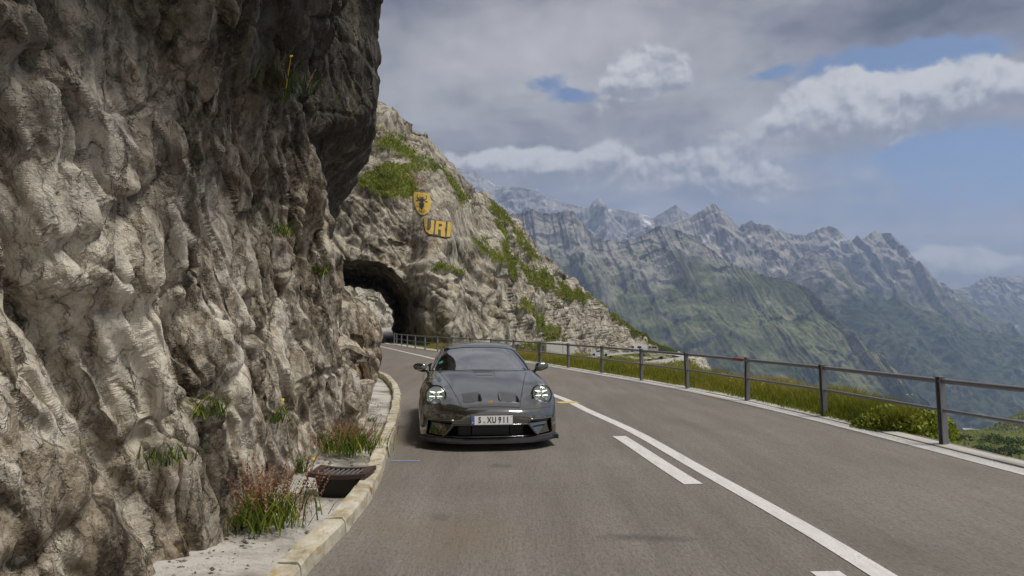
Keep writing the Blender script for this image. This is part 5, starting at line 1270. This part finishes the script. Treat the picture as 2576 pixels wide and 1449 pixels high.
for sx in (-1, 1):
    im = MB(); a = [on_front(x * sx, z, .003) for x, z in IN]; b_ = [(p[0] * .99, p[1] + .16, p[2]) for p in a]; n_ = len(a)
    im.add(a + b_, [(i, (i + 1) % n_, n_ + (i + 1) % n_, n_ + i) for i in range(n_)] + [tuple(range(n_, 2 * n_))]); ik = im.build('side_intake', M['void'], CAR)
    vn = MB(); P0 = [on_front(sx * x, z, -d__) for x, z, d__ in ((.50, .315, .03), (.79, .325, .045), (.80, .185, .02), (.615, .170, .015), (.50, .285, .02))]
    vn.add([p for p in P0] + [p + np.array([0, .03, 0]) for p in P0], [(0, 1, 2, 3, 4), (9, 8, 7, 6, 5)] + [(i, 5 + i, 5 + (i + 1) % 5, (i + 1) % 5) for i in range(5)]); vn.build('vane', M['car'], ik)
    frame('intake_surround', IN, M['car'], .012, sx)
    MB().tube([on_front(sx * x, .352 - .0 * x, -.012) for x in np.linspace(.49, .78, 12)], .010, 6).build('position_light', M['gloss_black'], ik, True)
# splitter
P_ = []
for x in np.linspace(-.868, .868, 60):
    y = np.interp(abs(x), [0, .21, .385, .55, .69, .815, .89, .915], [.0, .006, .022, .075, .15, .27, .42, .54]) - .055; P_.append((x, y))
sp = MB(); n_ = len(P_); lip = np.interp(np.abs([p[0] for p in P_]), [0, .52, .58, .915], [.0, .0, .008, .018])
sp.add([(x, y, .118 + l) for (x, y), l in zip(P_, lip)] + [(x, y - .006, .098 + l * .4) for (x, y), l in zip(P_, lip)] + [(x * .97, y + .12, .096) for x, y in P_] + [(x * .985, y + .08, .150 + l) for (x, y), l in zip(P_, lip)],
       [f_ for i in range(n_ - 1) for f_ in ((i, i + 1, n_ + i + 1, n_ + i), (n_ + i, n_ + i + 1, 2 * n_ + i + 1, 2 * n_ + i), (3 * n_ + i, 3 * n_ + i + 1, i + 1, i))]); sp.build('splitter', M['matte_black'], CAR, False)
un = MB(); un.box((0, 2.35, .125), (1.78, 4.2, .05)); un.build('underbody', M['matte_black'], CAR)

# glasshouse
WS = np.array([[(0, 1.64, .890), (.22, 1.645, .888), (.44, 1.68, .882), (.60, 1.75, .872), (.70, 1.86, .866), (.735, 1.98, .868)],
               [(0, 1.86, 1.010), (.21, 1.865, 1.008), (.42, 1.90, 1.000), (.565, 1.97, .985), (.655, 2.07, .965), (.695, 2.19, .955)],
               [(0, 2.09, 1.118), (.19, 2.095, 1.116), (.38, 2.13, 1.106), (.52, 2.19, 1.088), (.605, 2.29, 1.062), (.64, 2.38, 1.045)],
               [(0, 2.36, 1.210), (.18, 2.365, 1.208), (.35, 2.39, 1.198), (.475, 2.44, 1.178), (.55, 2.52, 1.150), (.580, 2.59, 1.128)]])
RF = np.array([WS[3] + np.array([0, .012, .004]),
               [(0, 2.60, 1.258), (.18, 2.60, 1.256), (.36, 2.61, 1.246), (.49, 2.64, 1.222), (.56, 2.68, 1.188), (.598, 2.73, 1.150)],
               [(0, 2.95, 1.278), (.18, 2.95, 1.276), (.36, 2.95, 1.266), (.50, 2.97, 1.240), (.575, 2.98, 1.200), (.612, 3.0, 1.155)],
               [(0, 3.4, 1.232), (.18, 3.4, 1.229), (.35, 3.4, 1.217), (.48, 3.4, 1.190), (.56, 3.4, 1.145), (.605, 3.4, 1.10)],
               [(0, 3.85, 1.115), (.17, 3.85, 1.112), (.33, 3.85, 1.100), (.45, 3.85, 1.075), (.54, 3.85, 1.03), (.60, 3.85, .985)],
               [(0, 4.3, .90), (.16, 4.3, .90), (.31, 4.3, .89), (.43, 4.3, .87), (.52, 4.3, .85), (.58, 4.3, .83)]])


def patch_sym(name, net_, mat, parent=CAR):
    net_ = np.concatenate([net_[:, :0:-1] * np.array([-1, 1, 1]), net_], 1); a = catmull(net_, 8); a = np.swapaxes(catmull(np.swapaxes(a, 0, 1), 8), 0, 1)
    return mesh(name, a, grid_faces(*a.shape[:2]), mat, parent, True), a


wsh, WG = patch_sym('windscreen', WS, M['glass']); roof, RG = patch_sym('roof', RF, M['car'])
MB().tube([p for p in WG[-1]] , .007, 6).build('roof_seal', M['matte_black'], CAR, True)
cw = MB(); A_ = WG[0]; cw.add([p + np.array([0, -.05, -.02]) for p in A_] + [p + np.array([0, .01, .002]) for p in A_], [(i, i + 1, len(A_) + i + 1, len(A_) + i) for i in range(len(A_) - 1)]); cw.build('cowl', M['matte_black'], CAR)
for sx in (-1, 1):
    edge_ = catmull(np.array([(sx * p[0], p[1], p[2]) for p in WS[:, -1]] + [(sx * p[0], p[1], p[2]) for p in RF[1:, -1]]), 8)
    MB().tube([p for p in edge_], np.interp(np.linspace(0, 1, len(edge_)), [0, .35, 1], [.026, .024, .03]), 8).build('roof_rail', M['car'], CAR, True)
    belt = catmull(np.array([(sx * .765, 1.98, .868), (sx * .775, 2.4, .872), (sx * .78, 2.9, .885), (sx * .77, 3.4, .90), (sx * .74, 3.85, .905), (sx * .68, 4.25, .85)]), 8)
    k_ = np.linspace(0, len(edge_) - 1, len(belt)); E_ = np.stack([np.interp(k_, np.arange(len(edge_)), edge_[:, i]) for i in range(3)], -1)
    E2 = np.array([[np.interp(y, edge_[:, 1], edge_[:, i]) for i in range(3)] for y in belt[:, 1]]); mid_ = (E2 + belt) / 2 + np.array([sx * .018, 0, 0])
    V = np.stack([belt, mid_, E2], 0); ng = int(len(belt) * .68)
    mesh('side_window', V[:, :ng], grid_faces(3, ng), M['glass'], CAR, True); mesh('rear_quarter', V[:, ng - 1:], grid_faces(3, len(belt) - ng + 1), M['car'], CAR, True)
    # mirror: shell, glass, stalk
    mr = empty('mirror'); mr.parent = CAR; mc = np.array([sx * .935, 1.96, .925])
    U_, V_ = np.meshgrid(np.linspace(0, 2 * math.pi, 28), np.linspace(-math.pi / 2, math.pi / 2, 16)); sq = lambda a, p: np.sign(a) * np.abs(a) ** p
    ex_, ey_, ez_ = sq(np.cos(V_), .75) * sq(np.cos(U_), .8) * .108, sq(np.sin(V_), .8) * .062, sq(np.cos(V_), .75) * sq(np.sin(U_), .8) * .066
    tp_ = 1 - .22 * (ex_ * sx / .108); EP = np.stack([mc[0] + ex_, mc[1] + ey_ + .25 * ex_ * sx * .6, mc[2] + ez_ * tp_ + .012 * ex_ * sx / .108], -1)
    mesh('shell', EP, grid_faces(16, 28), M['car'] if sx > 0 else M['car'], mr, True)
    MB().tube([mc + np.array([-sx * .085, -.01, -.035]), mc + np.array([-sx * .115, -.01, -.075]), np.array([sx * .775, 1.93, .845])], [.026, .021, .026], 10).build('stalk', M['matte_black'], mr, True)
    MB().tube([mc + np.array([sx * x, -.048 + .10 * abs(x), -.030]) for x in np.linspace(-.08, .085, 8)], .004, 5).build('trim', M['gloss_black'], mr)
# wheels
for sx in (-1, 1):
    for yc, wd in ((1.0, .255), (3.45, .315)):
        wh = empty('wheel'); wh.parent = CAR; cx_ = sx * (.905 - wd / 2); prof = [(.225, -wd / 2 + .01), (.30, -wd / 2), (.332, -wd / 2 + .02), (.340, -wd / 2 + .06), (.340, wd / 2 - .06), (.332, wd / 2 - .02), (.30, wd / 2), (.225, wd / 2 - .01)]
        MB().lathe(prof, (cx_, yc, .340), (1, 0, 0), 40).build('tyre', M['rubber'], wh, True)
        rm = MB(); rm.lathe([(.226, -wd / 2 + .02), (.215, 0), (.226, wd / 2 - .02), (.236, wd / 2 - .012)], (cx_, yc, .340), (1, 0, 0), 32)
        for k in range(10):
            a = k * math.pi / 5; d_ = np.array([0, math.cos(a), math.sin(a)]); c0 = np.array([cx_ + sx * (wd / 2 - .05), yc, .340]); rm.tube([c0 + d_ * .03, c0 + d_ * .22], [.022, .014], 6)
        rm.build('rim', M['rim'], wh, False)
# cabin seen through the glass
cb = empty('cabin'); cb.parent = CAR
db = MB(); db.box((0, 2.02, .845), (1.36, .42, .13), None, .03); db.build('dashboard', M['matte_black'], cb)
for sx in (-1, 1):
    st_ = MB(); st_.box((sx * .36, 3.0, .80), (.50, .16, .66), Matrix.Rotation(R_(-14), 3, 'X'), .05); st_.box((sx * .36, 3.05, 1.06), (.28, .12, .20), Matrix.Rotation(R_(-14), 3, 'X'), .04); st_.build('seat', M['seat'], cb)
MB().tube([(.36 + .18 * math.cos(a), 2.36 + .06 * math.sin(a) , .90 + .17 * math.sin(a)) for a in np.linspace(0, 2 * math.pi, 25)[:-1]], .015, 8, closed=True).build('steering_wheel', M['matte_black'], cb, True)
bh = MB(); bh.box((0, 3.3, .72), (1.3, .04, .5)); bh.build('bulkhead', M['seat'], cb)
rv = MB(); rv.prism([(-.13, .03), (.13, .03), (.145, -.02), (.10, -.035), (.035, -.04), (.02, -.065), (-.02, -.065), (-.035, -.04), (-.10, -.035), (-.145, -.02)], (0, 2.33, 1.150), (1, 0, 0), (0, .1, 1), (0, 1, 0), .04); rvo = rv.build('rear_view_mirror', plain('dark grey plastic', (.09, .09, .095), .5), cb)
rg = MB(); rg.prism([(-.085, .012), (.085, .012), (.095, -.012), (-.095, -.012)], (0, 2.322, 1.148), (1, 0, 0), (0, .1, 1), (0, 1, 0), .004); rg.build('mirror_face', plain('pale grey glass', (.28, .28, .29), .3), rvo)
# wiper, sticker
w0 = [np.array(WG[1][int(k)]) + np.array([0, -.012, .012]) for k in np.linspace(22, 70, 14)]
for k, p in enumerate(w0): p[2] -= .02
MB().tube(w0, .006, 6).build('wiper', M['matte_black'], CAR)
sk_c = WG[9, 11]; sn = np.cross(WG[9, 12] - WG[9, 10], WG[10, 11] - WG[8, 11]); sn /= np.linalg.norm(sn); sn *= -np.sign(sn[1])
stk = MB().lathe([(.001, .0042), (.036, .004), (.037, .0)], sk_c + sn * .004, sn, 20).build('emissions_sticker', plain('green sticker', (.04, .42, .33), .4), CAR)
sb = MB(); sb.box(sk_c + sn * .0095, (.034, .010, .001), None); sb.build('sticker_digit', plain('white print', (.75, .75, .72), .5), stk)

# number plate
pl = empty('number_plate', (0, -.030, .385), 0); pl.parent = CAR; pl.rotation_euler = (R_(-4), 0, 0)
WHITE = plain('reflective white', (.93, .93, .93), .4, var=.02); BLUE = plain('plate blue', (.02, .09, .42), .4, var=.05)
hd = MB(); hd.box((0, .012, 0), (.535, .022, .122), None, .006); hd.build('holder', M['gloss_black'], pl)
pm_ = MB(); pm_.box((0, 0, 0), (.520, .006, .110)); pm_.build('panel', WHITE, pl)
eb = MB(); eb.box((-.238, -.0035, 0), (.042, .003, .106)); eb.build('blue_band', BLUE, pl)
for k in range(12):
    a = k * math.pi / 6; MB().lathe([(.001, .0012), (.0026, .001), (.0027, 0)], (-.238 + .0135 * math.cos(a), -.0052, .024 + .0135 * math.sin(a)), (0, -1, 0), 6).build('star', plain('star yellow', (.8, .65, .05), .5) if k == 0 else bpy.data.materials['star yellow'], pl)
BLK = plain('plate black', (.012, .012, .012), .5, var=.05)


def text(body, size, loc, mat, parent, name, sxx=1.0, depth=.0012):
    c_ = bpy.data.curves.new(name, 'FONT'); c_.body = body; c_.size = size; c_.extrude = depth; c_.align_x = 'CENTER'; c_.align_y = 'CENTER'; c_.resolution_u = 4; c_.offset = size * .018
    o = bpy.data.objects.new(name, c_); COL.objects.link(o); dg = bpy.context.evaluated_depsgraph_get(); me = bpy.data.meshes.new_from_object(o.evaluated_get(dg)); bpy.data.objects.remove(o)
    me.materials.clear(); me.materials.append(mat); o = bpy.data.objects.new(name, me); COL.objects.link(o); o.parent = parent; o.location = loc; o.rotation_euler = (R_(90), 0, 0); o.scale = (sxx, 1, 1); return o


text('D', .030, (-.238, -.0055, -.028), WHITE, pl, 'letter')
for ch, x in (('S', -.152), ('X', -.033), ('U', .028), ('9', .098), ('1', .150), ('1', .196)): text(ch, .103, (x, -.0045, -.001), BLK, pl, 'letter', .74)
MB().lathe([(.001, .002), (.017, .0018), (.018, 0)], (-.094, -.003, -.022), (0, -1, 0), 16).build('seal', plain('seal grey', (.62, .64, .60), .5), pl)
MB().lathe([(.001, .002), (.008, .0018), (.0085, 0)], (-.094, -.0045, -.022), (0, -1, 0), 6).build('seal_mark', plain('seal green', (.50, .55, .12), .5), pl)
for sx in (-1, 1): MB().lathe([(.001, .002), (.0045, .0015), (.005, 0)], (sx * .247, -.003, .040), (0, -1, 0), 8).build('screw', M['chrome'], pl)
# bonnet crest
ec = on_body(0, .185, .003); en = np.array([0, -.42, .91]); eu = np.array([0, .91, .42]); cs = [(-.026, .034), (.026, .034), (.029, .015), (.026, -.012), (.014, -.030), (0, -.038), (-.014, -.030), (-.026, -.012), (-.029, .015)]
em = MB().prism(cs, ec, (1, 0, 0), eu, en, .003).build('crest', plain('gold crest', (.62, .43, .14), .3, .8), CAR)
for k, (x0, x1, y0, y1, cc) in enumerate(((-.020, -.002, .004, .022, (.28, .02, .02)), (.002, .020, -.018, .000, (.28, .02, .02)), (-.016, -.002, -.016, .000, (.45, .32, .10)), (.002, .020, .004, .022, (.45, .32, .10)))):
    MB().prism([(x0, y0), (x1, y0), (x1, y1), (x0, y1)], ec + en * .003, (1, 0, 0), eu, en, .0012).build('crest_field', plain('crest enamel', cc, .4), em)
MB().prism([(-.008, -.010), (.008, -.010), (.009, .006), (-.009, .006)], ec + en * .0042, (1, 0, 0), eu, en, .0012).build('crest_heart', BLK, em)
CAR.location = (-.253, 8.60, 0); CAR.rotation_euler = (0, 0, R_(6.3))

# ------------------------------------------------------------------ traffic on the upper leg of the hairpin
def vehicle(name, label, cat, loc, rz, prof, glassz, W_, mat, wheels, group=None):
    """prof: side outline (x along, z); glassz: list of (x0, x1, z0, z1) side windows"""
    root = empty(name, tuple(loc), rz); tag(root, label, cat, group)
    n_ = len(prof); mb = MB(); ins_ = [(x, z) for x, z in prof]
    V = [(x, -W_ / 2 * (1 - .12 * max(0, z - 1.0)), z) for x, z in prof] + [(x, W_ / 2 * (1 - .12 * max(0, z - 1.0)), z) for x, z in prof]
    mb.add(V, [tuple(range(n_)), tuple(range(2 * n_ - 1, n_ - 1, -1))] + [(i, n_ + i, n_ + (i + 1) % n_, (i + 1) % n_) for i in range(n_)]); mb.build('body', mat, root)
    for x0, x1, z0_, z1_ in glassz:
        for sy in (-1, 1):
            g_ = MB(); yo = sy * (W_ / 2 * (1 - .12 * max(0, z0_ - 1.0)) + .012); yt = sy * (W_ / 2 * (1 - .12 * max(0, z1_ - 1.0)) + .012); g_.add([(x0, yo, z0_), (x1, yo, z0_), (x1 - .05, yt, z1_), (x0 + .05, yt, z1_)], [(0, 1, 2, 3)]); g_.build('window', M['gloss_black'], root)
    for x in wheels:
        for sy in (-1, 1): MB().lathe([(.001, .11), (.2, .11), (.31, .10), (.33, .04), (.33, -.1), (.2, -.11)], (x, sy * (W_ / 2 - .08), .33), (0, sy, 0), 18).build('wheel', M['rubber'], root)
    xe = max(x for x, z in prof)
    for sy in (-1, 1): l_ = MB(); l_.box((xe + .005, sy * W_ * .36, .75), (.03, .22, .16)); l_.build('headlight', M['chrome'], root)
    return root


wp = plain('white vehicle paint', (.78, .78, .78), .3, coat=.6, var=.03); bp_ = plain('beige vehicle paint', (.42, .39, .34), .35, coat=.5, var=.03); np_ = plain('navy car paint', (.02, .035, .10), .25, coat=1, var=.05)
van = [(-2.6, .35), (-2.65, 1.0), (-2.6, 2.2), (-2.4, 2.45), (1.2, 2.45), (1.55, 2.25), (2.1, 1.45), (2.65, 1.2), (2.75, .9), (2.72, .35)]
suv = [(-2.1, .35), (-2.15, .9), (-2.0, 1.5), (-1.7, 1.72), (.5, 1.72), (1.1, 1.15), (2.0, 1.0), (2.15, .8), (2.12, .35)]
car = [(-2.1, .3), (-2.15, .75), (-1.9, .95), (-1.3, 1.05), (-.7, 1.40), (.35, 1.40), (1.05, .98), (1.95, .82), (2.12, .62), (2.1, .3)]
rdz = lambda px, py, d_: at(px, py, d_)
vehicle('camper_van', 'white camper van with dark windows on the upper leg of the hairpin', 'van', rdz(1605, 887.5, 198), R_(176), van, [(1.2, 2.0, 1.35, 1.95), (-.9, .3, 1.35, 1.95)], 2.0, wp, (-1.7, 1.75))
vehicle('off_road_car', 'beige off road car following close behind the white camper van', 'car', rdz(1637, 887.5, 202), R_(174), [(x * 1.0, z * 1.22) for x, z in suv], [(-1.7, -.2, 1.35, 1.9), (0, .75, 1.35, 1.9)], 1.95, bp_, (-1.35, 1.35))
vehicle('parked_car', 'navy blue car at the edge of the hairpin beside the beige car', 'car', rdz(1664, 890, 203), R_(168), car, [(-.65, .8, .98, 1.30)], 1.8, np_, (-1.3, 1.3))
vehicle('small_car', 'white car roof just above the railing left of the camper van', 'car', rdz(1508, 896, 150), R_(178), car, [(-.65, .8, .98, 1.30)], 1.8, wp, (-1.3, 1.3))
# little railing round the hairpin
hr = empty('hairpin_railing'); tag(hr, 'thin railing round the outer edge of the far hairpin bend', 'railing')
hp_ = catmull(np.array([at(*q) for q in ((1690, 885, 211), (1730, 889, 209), (1752, 893, 205), (1768, 900, 198))]), 4)
for p in hp_: o = MB().tube([p, p + np.array([0, 0, .95])], .05, 5).build('post', M['galv'], hr)
for h in (.5, .95): MB().tube([p + np.array([0, 0, h]) for p in hp_], .035, 5).build('rail', M['galv'], hr)
